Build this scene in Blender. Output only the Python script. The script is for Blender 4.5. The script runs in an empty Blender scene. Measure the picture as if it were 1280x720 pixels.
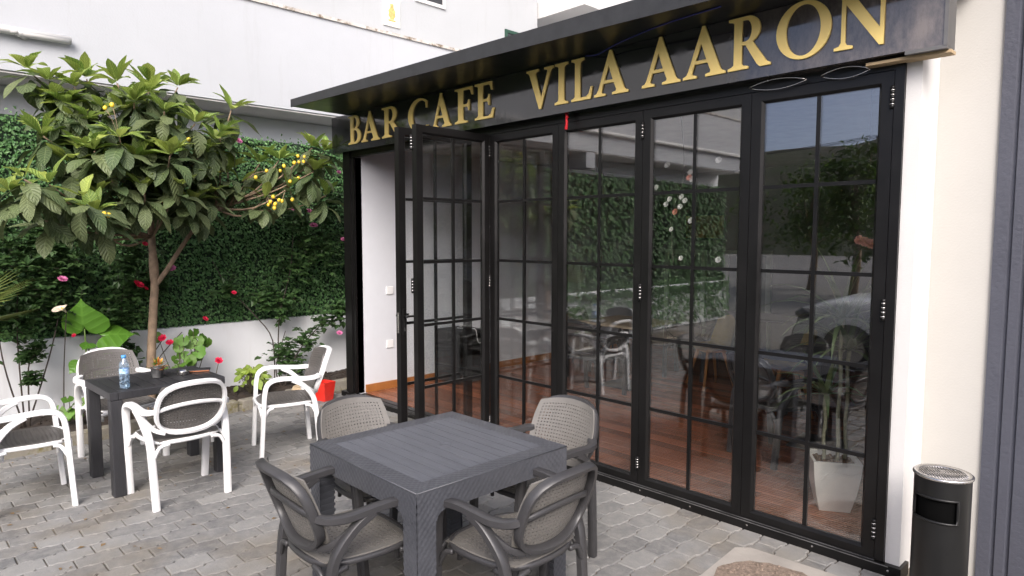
import bpy, bmesh, math, random
from mathutils import Vector, Matrix, noise
S = bpy.context.scene
COL = S.collection
PI = math.pi
R = math.radians
random.seed(7)

# ------------------------------------------------------------------ camera, sky, sun, exposure
cam_d = bpy.data.cameras.new('camera'); cam = bpy.data.objects.new('camera', cam_d); COL.objects.link(cam)
YAW, PITCH, ROLL, FPX = .8025, .0762, .0015, 840.0
cam.location = (0, 0, 1.75)
_F = Vector((-math.cos(PITCH) * math.sin(YAW), math.cos(PITCH) * math.cos(YAW), -math.sin(PITCH)))
_Rt = Vector((math.cos(YAW), math.sin(YAW), 0)); _U = _Rt.cross(_F)
_R2 = math.cos(ROLL) * _Rt + math.sin(ROLL) * _U; _U2 = -math.sin(ROLL) * _Rt + math.cos(ROLL) * _U
cam.matrix_world = Matrix(((_R2.x, _U2.x, -_F.x, 0), (_R2.y, _U2.y, -_F.y, 0), (_R2.z, _U2.z, -_F.z, 1.75), (0, 0, 0, 1)))
cam_d.sensor_width = 36; cam_d.lens = FPX / 1280 * 36; cam_d.clip_start = .05; cam_d.clip_end = 2000
S.camera = cam

SUN_DIR = Vector((.60, -.55, .62)).normalized()           # towards the hazy sun: over the open street, front right
SUN_EL = math.asin(SUN_DIR.z)
world = bpy.data.worlds.new('World'); S.world = world; world.use_nodes = True
wn = world.node_tree
sky = wn.nodes.new('ShaderNodeTexSky'); sky.sky_type = 'NISHITA'; sky.sun_disc = False
sky.sun_elevation = SUN_EL; sky.sun_rotation = math.atan2(SUN_DIR.x, SUN_DIR.y)
sky.air_density = .4; sky.dust_density = 3.4; sky.ozone_density = 1.0
bg = wn.nodes['Background']; wn.links.new(sky.outputs[0], bg.inputs[0]); bg.inputs[1].default_value = .15
sun_d = bpy.data.lights.new('sun', 'SUN'); sun = bpy.data.objects.new('sun', sun_d); COL.objects.link(sun)
sun_d.energy = 1.0; sun_d.angle = R(30); sun_d.color = (1, .985, .965)
sun.rotation_euler = SUN_DIR.to_track_quat('Z', 'Y').to_euler()
S.view_settings.view_transform = 'Standard'; S.view_settings.look = 'None'
S.view_settings.exposure = 1.33; S.view_settings.gamma = 1
S.render.engine = 'CYCLES'
cy = S.cycles
cy.use_denoising = True; cy.max_bounces = 8; cy.transparent_max_bounces = 24; cy.diffuse_bounces = 4
cy.glossy_bounces = 5; cy.transmission_bounces = 8; cy.caustics_reflective = False; cy.caustics_refractive = False
cy.sample_clamp_indirect = 8

# ------------------------------------------------------------------ materials
def new_mat(name):
    m = bpy.data.materials.new(name); m.use_nodes = True
    nt = m.node_tree; b = nt.nodes['Principled BSDF']
    return m, nt, b
def N(nt, t, **kw):
    n = nt.nodes.new(t)
    for k, v in kw.items(): setattr(n, k, v)
    return n
def setin(nt, inp, v):
    if hasattr(v, 'links') or isinstance(v, bpy.types.NodeSocket): nt.links.new(v, inp)
    else: inp.default_value = v
def math_n(nt, op, a, b=None, c=None):
    n = N(nt, 'ShaderNodeMath', operation=op)
    setin(nt, n.inputs[0], a)
    if b is not None: setin(nt, n.inputs[1], b)
    if c is not None: setin(nt, n.inputs[2], c)
    return n.outputs[0]
def mixc(nt, f, a, b):
    n = N(nt, 'ShaderNodeMix', data_type='RGBA')
    setin(nt, n.inputs[0], f)
    setin(nt, n.inputs[6], a if not isinstance(a, tuple) else (*a, 1)[:4])
    setin(nt, n.inputs[7], b if not isinstance(b, tuple) else (*b, 1)[:4])
    return n.outputs[2]
def noise_t(nt, scale, detail=4, vec=None, rough=.6):
    n = N(nt, 'ShaderNodeTexNoise'); n.inputs['Scale'].default_value = scale; n.inputs['Detail'].default_value = detail
    n.inputs['Roughness'].default_value = rough
    if vec is not None: nt.links.new(vec, n.inputs['Vector'])
    return n.outputs['Fac']
def ramp(nt, f, lo, hi):
    n = N(nt, 'ShaderNodeMapRange'); setin(nt, n.inputs[0], f)
    n.inputs[1].default_value = lo; n.inputs[2].default_value = hi
    return n.outputs[0]
def coords(nt, kind='Object'):
    return N(nt, 'ShaderNodeTexCoord').outputs[kind]
def world_pos(nt):
    return N(nt, 'ShaderNodeNewGeometry').outputs['Position']
def rnd(nt):
    o = N(nt, 'ShaderNodeObjectInfo').outputs['Random']; g = N(nt, 'ShaderNodeNewGeometry').outputs['Random Per Island']
    return math_n(nt, 'FRACT', math_n(nt, 'ADD', o, math_n(nt, 'MULTIPLY', g, 7.31)))
def bump(nt, b, h, strength, dist=.01):
    n = N(nt, 'ShaderNodeBump'); n.inputs['Strength'].default_value = strength; n.inputs['Distance'].default_value = dist
    setin(nt, n.inputs['Height'], h); nt.links.new(n.outputs[0], b.inputs['Normal']); return n
def simple(name, c, rough=.6, metal=0, var=.15, scale=8, bmp=0, bscale=60, c2=None, vary=0, spec=None, wear=None):
    m, nt, b = new_mat(name)
    p = coords(nt)
    f = noise_t(nt, scale, 5, p)
    dark = tuple(x * (1 - var) for x in c); lite = tuple(min(1, x * (1 + var)) for x in c)
    colr = mixc(nt, ramp(nt, f, .3, .7), dark, c2 or lite)
    if wear:
        g = noise_t(nt, wear[1], 8, p, .75); colr = mixc(nt, ramp(nt, g, wear[2], wear[2] + .12), colr, wear[0])
    if vary:
        h = N(nt, 'ShaderNodeHueSaturation'); setin(nt, h.inputs['Color'], colr)
        setin(nt, h.inputs['Value'], math_n(nt, 'MULTIPLY_ADD', rnd(nt), vary, 1 - vary / 2)); colr = h.outputs[0]
    setin(nt, b.inputs['Base Color'], colr); b.inputs['Metallic'].default_value = metal
    setin(nt, b.inputs['Roughness'], math_n(nt, 'MULTIPLY_ADD', f, .15, rough - .075))
    if spec is not None: b.inputs['Specular IOR Level'].default_value = spec
    if bmp: bump(nt, b, noise_t(nt, bscale, 3, p), bmp, .004)
    return m
M = {}
M['plaster_nb'] = None
M['plaster'] = simple('white_plaster', (.62, .61, .595), .85, var=.04, scale=2, bmp=.25, bscale=120)
def streaked(name, c, stain):
    m, nt, b = new_mat(name); p = world_pos(nt)
    mp = N(nt, 'ShaderNodeMapping'); mp.inputs['Scale'].default_value = (2.2, 2.2, .22); nt.links.new(p, mp.inputs[0])
    st = noise_t(nt, 2.4, 7, mp.outputs[0], .7); bl = noise_t(nt, .8, 6, p, .7); fine = noise_t(nt, 11, 8, p, .8)
    colr = mixc(nt, ramp(nt, bl, .35, .7), tuple(x * .94 for x in c), c)
    colr = mixc(nt, math_n(nt, 'MULTIPLY', ramp(nt, st, .56, .76), .38), colr, stain)
    colr = mixc(nt, math_n(nt, 'MULTIPLY', ramp(nt, fine, .63, .72), .35), colr, stain)
    setin(nt, b.inputs['Base Color'], colr); b.inputs['Roughness'].default_value = .87
    bump(nt, b, noise_t(nt, 55, 5, p), .35, .005); return m
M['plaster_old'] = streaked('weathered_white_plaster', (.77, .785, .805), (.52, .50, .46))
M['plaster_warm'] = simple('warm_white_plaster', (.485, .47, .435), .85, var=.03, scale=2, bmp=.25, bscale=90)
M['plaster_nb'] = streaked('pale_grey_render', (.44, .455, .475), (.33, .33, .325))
M['soffit'] = simple('grey_soffit', (.72, .70, .67), .9, var=.1, scale=1.2, bmp=.2, bscale=30)
M['black_alu'] = simple('black_aluminium', (.007, .0066, .0066), .34, var=.25, scale=5, bmp=.05, bscale=300, spec=.3, wear=((.045, .044, .042), 38, .70))
M['black_gloss'] = None
M['chrome'] = simple('bright_steel', (.62, .60, .58), .25, 1, var=.08)
M['steel_dark'] = simple('dark_steel', (.12, .12, .12), .35, .8)
M['white_plastic'] = simple('white_plastic', (.80, .80, .80), .42, var=.02, wear=((.6, .59, .57), 9, .66))
M['taupe_dark'] = simple('dark_taupe_plastic', (.095, .088, .082), .5, var=.1)
M['grey_plastic'] = simple('charcoal_plastic', (.042, .041, .043), .40, var=.1, scale=20)
M['taupe'] = simple('taupe_plastic', (.155, .146, .134), .5, var=.08, scale=20)
M['red_plastic'] = simple('red_plastic', (.65, .03, .02), .4)
M['terracotta'] = simple('mottled_pot', (.45, .30, .16), .8, var=.3, c2=(.55, .45, .3), scale=12)
M['soil'] = simple('dark_soil', (.030, .021, .015), .95, var=.5, scale=25, bmp=1, bscale=40)
M['kerb'] = simple('mossy_kerb', (.25, .23, .19), .9, var=.25, scale=6, bmp=.6, bscale=50, wear=((.15, .13, .04), 5, .48), vary=.15)
M['sand'] = simple('joint_sand', (.13, .11, .085), .95, var=.5, scale=3, bmp=.5, bscale=200, wear=((.34, .28, .21), 2.2, .53))
M['concrete'] = simple('pale_concrete', (.33, .305, .275), .9, var=.12, scale=5, bmp=.5, bscale=90)
M['aggregate'] = simple('brown_aggregate', (.21, .16, .125), .9, var=.4, scale=60, bmp=1, bscale=140)
M['grey_panel'] = simple('grey_textured_paint', (.068, .071, .090), .55, var=.06, scale=4, bmp=.8, bscale=45, wear=((.3, .3, .32), 6, .74))
M['can'] = simple('black_bin_paint', (.006, .006, .006), .40, var=.2, wear=((.10, .10, .10), 40, .74))
M['dark_void'] = simple('dark_lining', (.002, .002, .002), .9, spec=.1)
M['asphalt'] = simple('pale_dusty_concrete', (.22, .21, .195), .9, var=.12, scale=4, bmp=.4, bscale=200)
M['red_tile'] = simple('red_roof_tile', (.42, .13, .07), .75, var=.2, vary=.25)
M['house_white'] = simple('house_paint', (.80, .78, .74), .8)
M['house_pink'] = simple('pale_pink_paint', (.62, .47, .40), .8)
M['wood_leg'] = simple('oak_leg', (.42, .19, .06), .5, var=.2)
M['mustard'] = simple('mustard_shell', (.30, .22, .06), .5)
M['table_black'] = simple('black_laminate', (.02, .02, .022), .4)
M['table_wood'] = simple('beige_laminate', (.42, .33, .22), .5)
M['pot_white'] = simple('white_glazed_pot', (.78, .75, .69), .35, var=.03)
M['cane'] = simple('pale_cane', (.30, .29, .19), .7, var=.25, scale=40)
M['moss'] = simple('brown_mulch', (.13, .07, .03), .95, var=.6, scale=60, bmp=1, bscale=80)
M['bark'] = simple('brown_bark', (.25, .18, .12), .9, var=.3, scale=14, bmp=.8, bscale=30)
M['stem'] = simple('green_brown_stem', (.075, .065, .035), .8, var=.3)
M['dark_stem'] = simple('dark_cane_stem', (.05, .038, .03), .8, var=.3)
M['fruit'] = simple('yellow_fruit', (.72, .50, .045), .4, var=.2, vary=.2)
M['rose_red'] = simple('crimson_petal', (.62, .012, .06), .6, var=.3, scale=30)
M['rose_pink'] = simple('pink_petal', (.62, .17, .36), .6, var=.25, scale=30)
M['rose_white'] = simple('cream_petal', (.80, .70, .56), .6, var=.08, scale=30)
M['gold'] = simple('brushed_gold', (1.0, .74, .25), .42, .0, var=.05, scale=3)
M['wood_trim'] = simple('raw_batten', (.42, .31, .18), .8)
M['skirting'] = simple('orange_wood_skirting', (.34, .13, .035), .5, var=.2)
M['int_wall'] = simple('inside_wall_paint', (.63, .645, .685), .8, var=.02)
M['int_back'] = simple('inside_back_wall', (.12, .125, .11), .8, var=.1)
M['int_ceil'] = simple('inside_ceiling', (.30, .30, .29), .8)
M['cable_white'] = simple('white_cable', (.7, .7, .7), .5)
M['ribbon'] = simple('red_ribbon', (.6, .01, .02), .6)
M['cable_blue'] = simple('blue_cable', (.02, .03, .20), .5)
M['car_paint'] = simple('silver_white_paint', (.84, .85, .86), .2, 0, var=.02)
M['rubber'] = simple('tyre_rubber', (.02, .02, .02), .8)
M['hill'] = simple('dry_hill', (.10, .085, .05), .95, var=.5, scale=.16, c2=(.04, .06, .02))
M['bottle_cap'] = simple('blue_cap', (.10, .35, .75), .4)
M['bottle_label'] = simple('blue_label', (.10, .30, .70), .4, c2=(.6, .75, .9), scale=60)
M['copper_edge'] = simple('copper_edge', (.5, .2, .1), .35, .7)
M['tile_white'] = simple('cream_tile', (.78, .76, .70), .4)
M['green_frame'] = simple('dark_green_paint', (.02, .06, .04), .5)
M['window_dark'] = simple('dark_window_glass', (.03, .033, .037), .08, spec=.8)

def leaf_mat(name, c1, c2, rough=.45, veins=0, trans=.25, vary=.35):
    m, nt, b = new_mat(name)
    r = rnd(nt)
    p = coords(nt)
    colr = mixc(nt, r, c1, c2)
    h = N(nt, 'ShaderNodeHueSaturation'); setin(nt, h.inputs['Color'], colr)
    setin(nt, h.inputs['Value'], math_n(nt, 'MULTIPLY_ADD', math_n(nt, 'FRACT', math_n(nt, 'MULTIPLY', r, 13.7)), vary, 1 - vary / 2))
    colr = h.outputs[0]
    if veins:
        uv = N(nt, 'ShaderNodeSeparateXYZ'); nt.links.new(N(nt, 'ShaderNodeTexCoord').outputs['UV'], uv.inputs[0])
        ax = math_n(nt, 'ABSOLUTE', math_n(nt, 'SUBTRACT', uv.outputs[0], .5))
        w = math_n(nt, 'SINE', math_n(nt, 'MULTIPLY', math_n(nt, 'SUBTRACT', uv.outputs[1], math_n(nt, 'MULTIPLY', ax, .45)), veins * 2 * PI))
        vein = ramp(nt, w, .72, 1.0)
        mid = ramp(nt, ax, .04, .015)
        vein = math_n(nt, 'MAXIMUM', vein, mid)
        colr = mixc(nt, math_n(nt, 'MULTIPLY', vein, .22 if veins < 8 else .35), colr, tuple(min(1, x * 1.9 + .02) for x in c2))
        bump(nt, b, w, .2 if veins < 8 else .5, .006)
    setin(nt, b.inputs['Base Color'], colr); b.inputs['Roughness'].default_value = rough
    t = N(nt, 'ShaderNodeBsdfTranslucent'); setin(nt, t.inputs[0], colr)
    mx = N(nt, 'ShaderNodeMixShader'); mx.inputs[0].default_value = trans
    out = nt.nodes['Material Output']
    nt.links.new(b.outputs[0], mx.inputs[1]); nt.links.new(t.outputs[0], mx.inputs[2]); nt.links.new(mx.outputs[0], out.inputs[0])
    return m
M['loquat_young'] = leaf_mat('loquat_young_leaf', (.16, .27, .055), (.36, .43, .095), .42, 9, .36)
M['loquat_old'] = leaf_mat('loquat_mature_leaf', (.07, .115, .045), (.15, .185, .08), .5, 9, .32)
M['ivy'] = leaf_mat('ivy_leaf', (.055, .15, .044), (.115, .235, .075), .5, 0, .28, .6)
M['rose_leaf'] = leaf_mat('rose_leaf', (.03, .07, .02), (.055, .11, .03), .5, 0, .2, .5)
M['geranium_leaf'] = leaf_mat('geranium_leaf', (.085, .20, .025), (.14, .27, .04), .55, 0, .25)
M['hydrangea_leaf'] = leaf_mat('lime_leaf', (.16, .25, .03), (.25, .33, .05), .5, 6, .25)
M['big_leaf'] = leaf_mat('glossy_big_leaf', (.055, .16, .015), (.11, .25, .03), .3, 5, .3)
M['palm'] = leaf_mat('palm_leaflet', (.10, .14, .03), (.16, .19, .05), .45, 0, .2)
M['drac'] = leaf_mat('dracaena_strap', (.07, .13, .045), (.16, .20, .09), .4, 0, .2)
M['street_leaf'] = leaf_mat('street_tree_leaf', (.05, .11, .015), (.10, .17, .025), .5, 0, .3, .6)
M['blossom'] = simple('white_blossom', (.75, .72, .70), .6)
M['blossom_pink'] = simple('salmon_blossom', (.65, .25, .18), .6)

def glossy_panel():
    m, nt, b = new_mat('black_glossy_cladding')
    p = coords(nt)
    f = noise_t(nt, 3, 6, p)
    setin(nt, b.inputs['Base Color'], mixc(nt, f, (.010, .010, .011), (.018, .018, .019)))
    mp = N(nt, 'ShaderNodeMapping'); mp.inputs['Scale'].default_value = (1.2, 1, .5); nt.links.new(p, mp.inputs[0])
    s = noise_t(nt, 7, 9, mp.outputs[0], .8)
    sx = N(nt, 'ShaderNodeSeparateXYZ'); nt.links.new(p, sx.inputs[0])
    dust_sheen = math_n(nt, 'MULTIPLY', ramp(nt, s, .30, .62), ramp(nt, sx.outputs[0], 1.55, 2.5))  # dust streaks plus a bright pinkish reflection painted into the right end's colour
    nt.links.new(mixc(nt, math_n(nt, 'MULTIPLY', dust_sheen, .8), b.inputs['Base Color'].links[0].from_socket, (.21, .175, .15)), b.inputs['Base Color'])
    setin(nt, b.inputs['Roughness'], math_n(nt, 'MULTIPLY_ADD', ramp(nt, s, .45, .75), .22, .06))
    b.inputs['Specular IOR Level'].default_value = 1.0
    bump(nt, b, noise_t(nt, 1.3, 2, p), .06, .05)
    return m
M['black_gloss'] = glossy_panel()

def glass_mat(name, tint, f0, tr=None, smear_glint=(45, .45, .65, .55)):
    m, nt, b = new_mat(name); nt.nodes.remove(b)
    g = N(nt, 'ShaderNodeNewGeometry')
    d = N(nt, 'ShaderNodeVectorMath', operation='DOT_PRODUCT'); nt.links.new(g.outputs['Incoming'], d.inputs[0]); nt.links.new(g.outputs['Normal'], d.inputs[1])
    c = math_n(nt, 'ABSOLUTE', d.outputs['Value'])
    k = math_n(nt, 'POWER', math_n(nt, 'SUBTRACT', 1.0, c), 5.0)
    fr = math_n(nt, 'MULTIPLY_ADD', k, 1 - f0, f0)
    t = N(nt, 'ShaderNodeBsdfTransparent'); t.inputs[0].default_value = (*tint, 1)
    gl = N(nt, 'ShaderNodeBsdfGlossy'); gl.inputs['Roughness'].default_value = .0; gl.inputs[0].default_value = (1, 1, 1, 1)
    mx = N(nt, 'ShaderNodeMixShader'); setin(nt, mx.inputs[0], fr)
    src = t.outputs[0]
    if tr:
        df = N(nt, 'ShaderNodeBsdfDiffuse'); df.inputs[0].default_value = (*tr, 1); m2 = N(nt, 'ShaderNodeMixShader')
        setin(nt, m2.inputs[0], math_n(nt, 'MULTIPLY', ramp(nt, noise_t(nt, smear_glint[0], 8, coords(nt), .75), smear_glint[1], smear_glint[2]), smear_glint[3])); nt.links.new(src, m2.inputs[1]); nt.links.new(df.outputs[0], m2.inputs[2]); src = m2.outputs[0]
    nt.links.new(src, mx.inputs[1]); nt.links.new(gl.outputs[0], mx.inputs[2]); nt.links.new(mx.outputs[0], nt.nodes['Material Output'].inputs[0])
    return m
M['glass'] = glass_mat('door_glass', (.96, .97, .965), .12, (.75, .74, .72), (2.2, .52, .8, .022))
M['pet'] = glass_mat('clear_pet', (.93, .965, .99), .06, (.50, .68, .88))  # pale blue diffuse patches paint the bottle's highlights into its plastic
M['water'] = glass_mat('bottled_water', (.90, .955, .99), .02)

def paver_mat():
    m, nt, b = new_mat('grey_paver')
    p = world_pos(nt); r = rnd(nt)
    f = noise_t(nt, 14, 8, p, .7); big = noise_t(nt, .9, 4, p)
    colr = mixc(nt, r, (.135, .135, .136), (.25, .247, .24))
    colr = mixc(nt, math_n(nt, 'MULTIPLY', ramp(nt, f, .42, .7), .65), colr, (.31, .30, .28))
    colr = mixc(nt, math_n(nt, 'MULTIPLY', ramp(nt, big, .50, .68), .6), colr, (.17, .135, .085))
    sp = noise_t(nt, 160, 3, p)
    colr = mixc(nt, math_n(nt, 'MULTIPLY', ramp(nt, sp, .6, .75), .25), colr, (.12, .12, .12))
    setin(nt, b.inputs['Base Color'], colr); b.inputs['Roughness'].default_value = .82
    bump(nt, b, noise_t(nt, 70, 6, p, .7), .55, .006)
    return m
M['paver'] = paver_mat()
def deck_mat():
    m, nt, b = new_mat('red_deck_board')
    p = world_pos(nt); r = rnd(nt)
    mp = N(nt, 'ShaderNodeMapping'); mp.inputs['Scale'].default_value = (1, 14, 1); nt.links.new(p, mp.inputs[0])
    f = noise_t(nt, 4, 5, mp.outputs[0])
    colr = mixc(nt, f, (.22, .078, .040), (.37, .145, .08))
    h = N(nt, 'ShaderNodeHueSaturation'); setin(nt, h.inputs['Color'], colr); setin(nt, h.inputs['Value'], math_n(nt, 'MULTIPLY_ADD', r, .5, .75))
    sx = N(nt, 'ShaderNodeSeparateXYZ'); nt.links.new(p, sx.inputs[0])
    gr = math_n(nt, 'SINE', math_n(nt, 'MULTIPLY', sx.outputs[1], 2 * PI / .028))
    setin(nt, b.inputs['Base Color'], mixc(nt, ramp(nt, gr, .6, 1), h.outputs[0], (.06, .02, .01)))
    b.inputs['Roughness'].default_value = .27
    bump(nt, b, gr, .5, .004)
    return m
M['deck'] = deck_mat()
def tabletop_mat(name, c, stripe_axis, period):
    m, nt, b = new_mat(name)
    p = coords(nt)
    mp = N(nt, 'ShaderNodeMapping'); mp.inputs['Scale'].default_value = ((1, 12, 1) if stripe_axis == 1 else (12, 1, 1)); nt.links.new(p, mp.inputs[0])
    f = noise_t(nt, 9, 6, mp.outputs[0], .7); s = noise_t(nt, 2.5, 5, p)
    colr = mixc(nt, ramp(nt, f, .3, .7), tuple(x * .8 for x in c), tuple(x * 1.25 for x in c))
    colr = mixc(nt, math_n(nt, 'MULTIPLY', ramp(nt, s, .5, .75), .35), colr, tuple(x * 1.6 for x in c))
    setin(nt, b.inputs['Base Color'], colr)
    setin(nt, b.inputs['Roughness'], math_n(nt, 'MULTIPLY_ADD', s, .25, .36))
    bump(nt, b, f, .4, .004)
    return m
M['top_grey'] = tabletop_mat('grey_table_plastic', (.092, .097, .112), 1, .08)
M['weave_grey'] = simple('grey_weave_plastic', (.064, .067, .077), .40, var=.1, scale=15)
M['slat_black'] = tabletop_mat('black_slat_plastic', (.028, .028, .031), 1, .08)

# ------------------------------------------------------------------ mesh helpers
class MB:
    sharp = False
    def __init__(s): s.v = []; s.f = []; s.uv = None; s.mi = []; s.smooth = []
    def add(s, vs, fs, mi=0, smooth=False):
        o = len(s.v); s.v.extend([tuple(x) for x in vs])
        for f in fs: s.f.append(tuple(i + o for i in f)); s.mi.append(mi); s.smooth.append(smooth)
    def box(s, a, b, mi=0, bev=0):
        x0, y0, z0 = a; x1, y1, z1 = b
        if bev <= 0:
            s.add([(x0, y0, z0), (x1, y0, z0), (x1, y1, z0), (x0, y1, z0), (x0, y0, z1), (x1, y0, z1), (x1, y1, z1), (x0, y1, z1)],
                  [(3, 2, 1, 0), (4, 5, 6, 7), (0, 1, 5, 4), (1, 2, 6, 5), (2, 3, 7, 6), (3, 0, 4, 7)], mi); return
        c = bev; vs = []
        def ring(z, i): return [(x0 + i, y0 + i, z)] and [(x0 + i + c, y0 + i, z), (x1 - i - c, y0 + i, z), (x1 - i, y0 + i + c, z), (x1 - i, y1 - i - c, z), (x1 - i - c, y1 - i, z), (x0 + i + c, y1 - i, z), (x0 + i, y1 - i - c, z), (x0 + i, y0 + i + c, z)]
        rings = [ring(z0, c), ring(z0 + c, 0), ring(z1 - c, 0), ring(z1, c)]
        for r_ in rings: vs += r_
        fs = [tuple(range(7, -1, -1)), tuple(range(24, 32))]
        for k in range(3):
            for i in range(8): j = (i + 1) % 8; fs.append((k * 8 + i, k * 8 + j, k * 8 + 8 + j, k * 8 + 8 + i))
        s.add(vs, fs, mi)
    def obox(s, c, ux, uy, uz, hx, hy, hz, mi=0):
        c = Vector(c); ux = Vector(ux) * hx; uy = Vector(uy) * hy; uz = Vector(uz) * hz
        vs = [c + a * ux + b * uy + d * uz for d in (-1, 1) for a, b in ((-1, -1), (1, -1), (1, 1), (-1, 1))]
        s.add(vs, [(3, 2, 1, 0), (4, 5, 6, 7), (0, 1, 5, 4), (1, 2, 6, 5), (2, 3, 7, 6), (3, 0, 4, 7)], mi)
    def prism(s, poly, z0, z1, mi=0):
        n = len(poly)
        s.add([(x, y, z0) for x, y in poly] + [(x, y, z1) for x, y in poly],
              [tuple(range(n - 1, -1, -1)), tuple(range(n, 2 * n))] + [(i, (i + 1) % n, n + (i + 1) % n, n + i) for i in range(n)], mi)
    def tube(s, pts, r, n=6, mi=0, smooth=True, cap=True, r1=None, flat=None, up=None, power=2.0):
        """r radius (or width/2); flat: other half size; r1: end radius"""
        pts = [Vector(p) for p in pts]; L = len(pts); vs = []
        ref = Vector(up) if up else None
        prev = None
        for i, p in enumerate(pts):
            t = (pts[min(i + 1, L - 1)] - pts[max(i - 1, 0)]).normalized()
            if ref is not None: a = ref
            elif prev is not None: a = prev
            else: a = Vector((0, 0, 1)) if abs(t.z) < .9 else Vector((1, 0, 0))
            u = (a - t * a.dot(t))
            if u.length < 1e-4: u = Vector((1, 0, 0)) - t * t.x
            u.normalize(); w = t.cross(u); prev = u
            k = i / max(1, L - 1); ra = r[i] if isinstance(r, (list, tuple)) else (r if r1 is None else r + (r1 - r) * k)
            rb = (flat / r if flat and not isinstance(r, (list, tuple)) else 1) * ra
            for j in range(n):
                an = 2 * PI * (j + .5) / n; ca, sa = math.cos(an), math.sin(an)
                if power != 2: ca = math.copysign(abs(ca) ** (2 / power), ca); sa = math.copysign(abs(sa) ** (2 / power), sa)
                vs.append(p + u * ca * ra + w * sa * rb)
        fs = []
        for i in range(L - 1):
            for j in range(n): k = (j + 1) % n; fs.append((i * n + j, i * n + k, (i + 1) * n + k, (i + 1) * n + j))
        if cap: fs.append(tuple(range(n - 1, -1, -1))); fs.append(tuple(range((L - 1) * n, L * n)))
        s.add(vs, fs, mi, smooth)
    def loop_tube(s, pts, a, b, n=6, mi=0, normal=(0, 1, 0), power=3.0):
        pts = [Vector(p) for p in pts]; L = len(pts); vs = []; nn = Vector(normal).normalized()
        for i, p in enumerate(pts):
            t = (pts[(i + 1) % L] - pts[i - 1]).normalized(); w = (nn - t * nn.dot(t)).normalized(); u = t.cross(w)
            for j in range(n):
                an = 2 * PI * (j + .5) / n; ca, sa = math.cos(an), math.sin(an)
                ca = math.copysign(abs(ca) ** (2 / power), ca); sa = math.copysign(abs(sa) ** (2 / power), sa)
                vs.append(p + u * ca * a + w * sa * b)
        fs = [(i * n + j, i * n + (j + 1) % n, ((i + 1) % L) * n + (j + 1) % n, ((i + 1) % L) * n + j) for i in range(L) for j in range(n)]
        s.add(vs, fs, mi, True)
    def lathe(s, prof, n=16, c=(0, 0, 0), mi=0, smooth=True, cap=True):
        vs = [(c[0] + r_ * math.cos(2 * PI * j / n), c[1] + r_ * math.sin(2 * PI * j / n), c[2] + z) for r_, z in prof for j in range(n)]
        fs = [(i * n + j, i * n + (j + 1) % n, (i + 1) * n + (j + 1) % n, (i + 1) * n + j) for i in range(len(prof) - 1) for j in range(n)]
        if cap: fs.append(tuple(range(n - 1, -1, -1))); fs.append(tuple(range((len(prof) - 1) * n, len(prof) * n)))
        s.add(vs, fs, mi, smooth)
    def grid(s, nu, nv, fn, mi=0, smooth=True, flip=False):
        vs = [fn(i / nu, j / nv) for j in range(nv + 1) for i in range(nu + 1)]
        fs = []
        for j in range(nv):
            for i in range(nu):
                q = (j * (nu + 1) + i, j * (nu + 1) + i + 1, (j + 1) * (nu + 1) + i + 1, (j + 1) * (nu + 1) + i)
                fs.append(q[::-1] if flip else q)
        s.add(vs, fs, mi, smooth)
    def mesh(s, name, mats):
        me = bpy.data.meshes.new(name); me.from_pydata(s.v, [], s.f)
        for m in (mats if isinstance(mats, (list, tuple)) else [mats]): me.materials.append(m)
        me.polygons.foreach_set('material_index', s.mi); me.polygons.foreach_set('use_smooth', s.smooth)
        if s.uv:
            l = me.uv_layers.new(name='UVMap'); d = []
            for f in s.f:
                for i in f: d.extend(s.uv[i])
            l.data.foreach_set('uv', d)
        me.update()
        if s.sharp: me.set_sharp_from_angle(angle=R(42))
        return me
def link(name, me, parent=None, loc=None, rot=None):
    o = bpy.data.objects.new(name, me); COL.objects.link(o)
    if parent is not None: o.parent = parent
    if loc is not None: o.location = loc
    if rot is not None: o.rotation_euler = rot
    return o
def obj(name, mb, mats, parent=None, loc=None, rot=None):
    return link(name, mb.mesh(name, mats), parent, loc, rot)
def tag(o, label=None, cat=None, group=None, kind=None):
    if label: o['label'] = label
    if cat: o['category'] = cat
    if group: o['group'] = group
    if kind: o['kind'] = kind
    return o
def thing(name, label, cat, loc=(0, 0, 0), rz=0, group=None):
    o = bpy.data.objects.new(name, None); COL.objects.link(o); o.location = loc; o.rotation_euler = (0, 0, rz)
    o.empty_display_size = .1
    return tag(o, label, cat, group)
def copy_thing(root, loc, rz, label, group=None):
    r_ = root.copy(); COL.objects.link(r_); r_.location = loc; r_.rotation_euler = (0, 0, rz); r_['label'] = label
    if group: r_['group'] = group
    for ch in list(root.children):
        c = ch.copy(); COL.objects.link(c); c.parent = r_
        for g in list(ch.children):
            d = g.copy(); COL.objects.link(d); d.parent = c
    return r_
def bx(name, a, b, mat, parent=None, bev=0):
    m = MB(); m.box(a, b, 0, bev); return obj(name, m, mat, parent)
def struct(o): o['kind'] = 'structure'; return o
def smooth_path(pts, k=6):
    P = [Vector(p) for p in pts]; out = []
    for i in range(len(P) - 1):
        p0 = P[max(i - 1, 0)]; p1 = P[i]; p2 = P[i + 1]; p3 = P[min(i + 2, len(P) - 1)]
        for j in range(k):
            t = j / k
            out.append(.5 * ((2 * p1) + (p2 - p0) * t + (2 * p0 - 5 * p1 + 4 * p2 - p3) * t * t + (3 * p1 - p0 - 3 * p2 + p3) * t ** 3))
    out.append(P[-1]); return out

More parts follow.
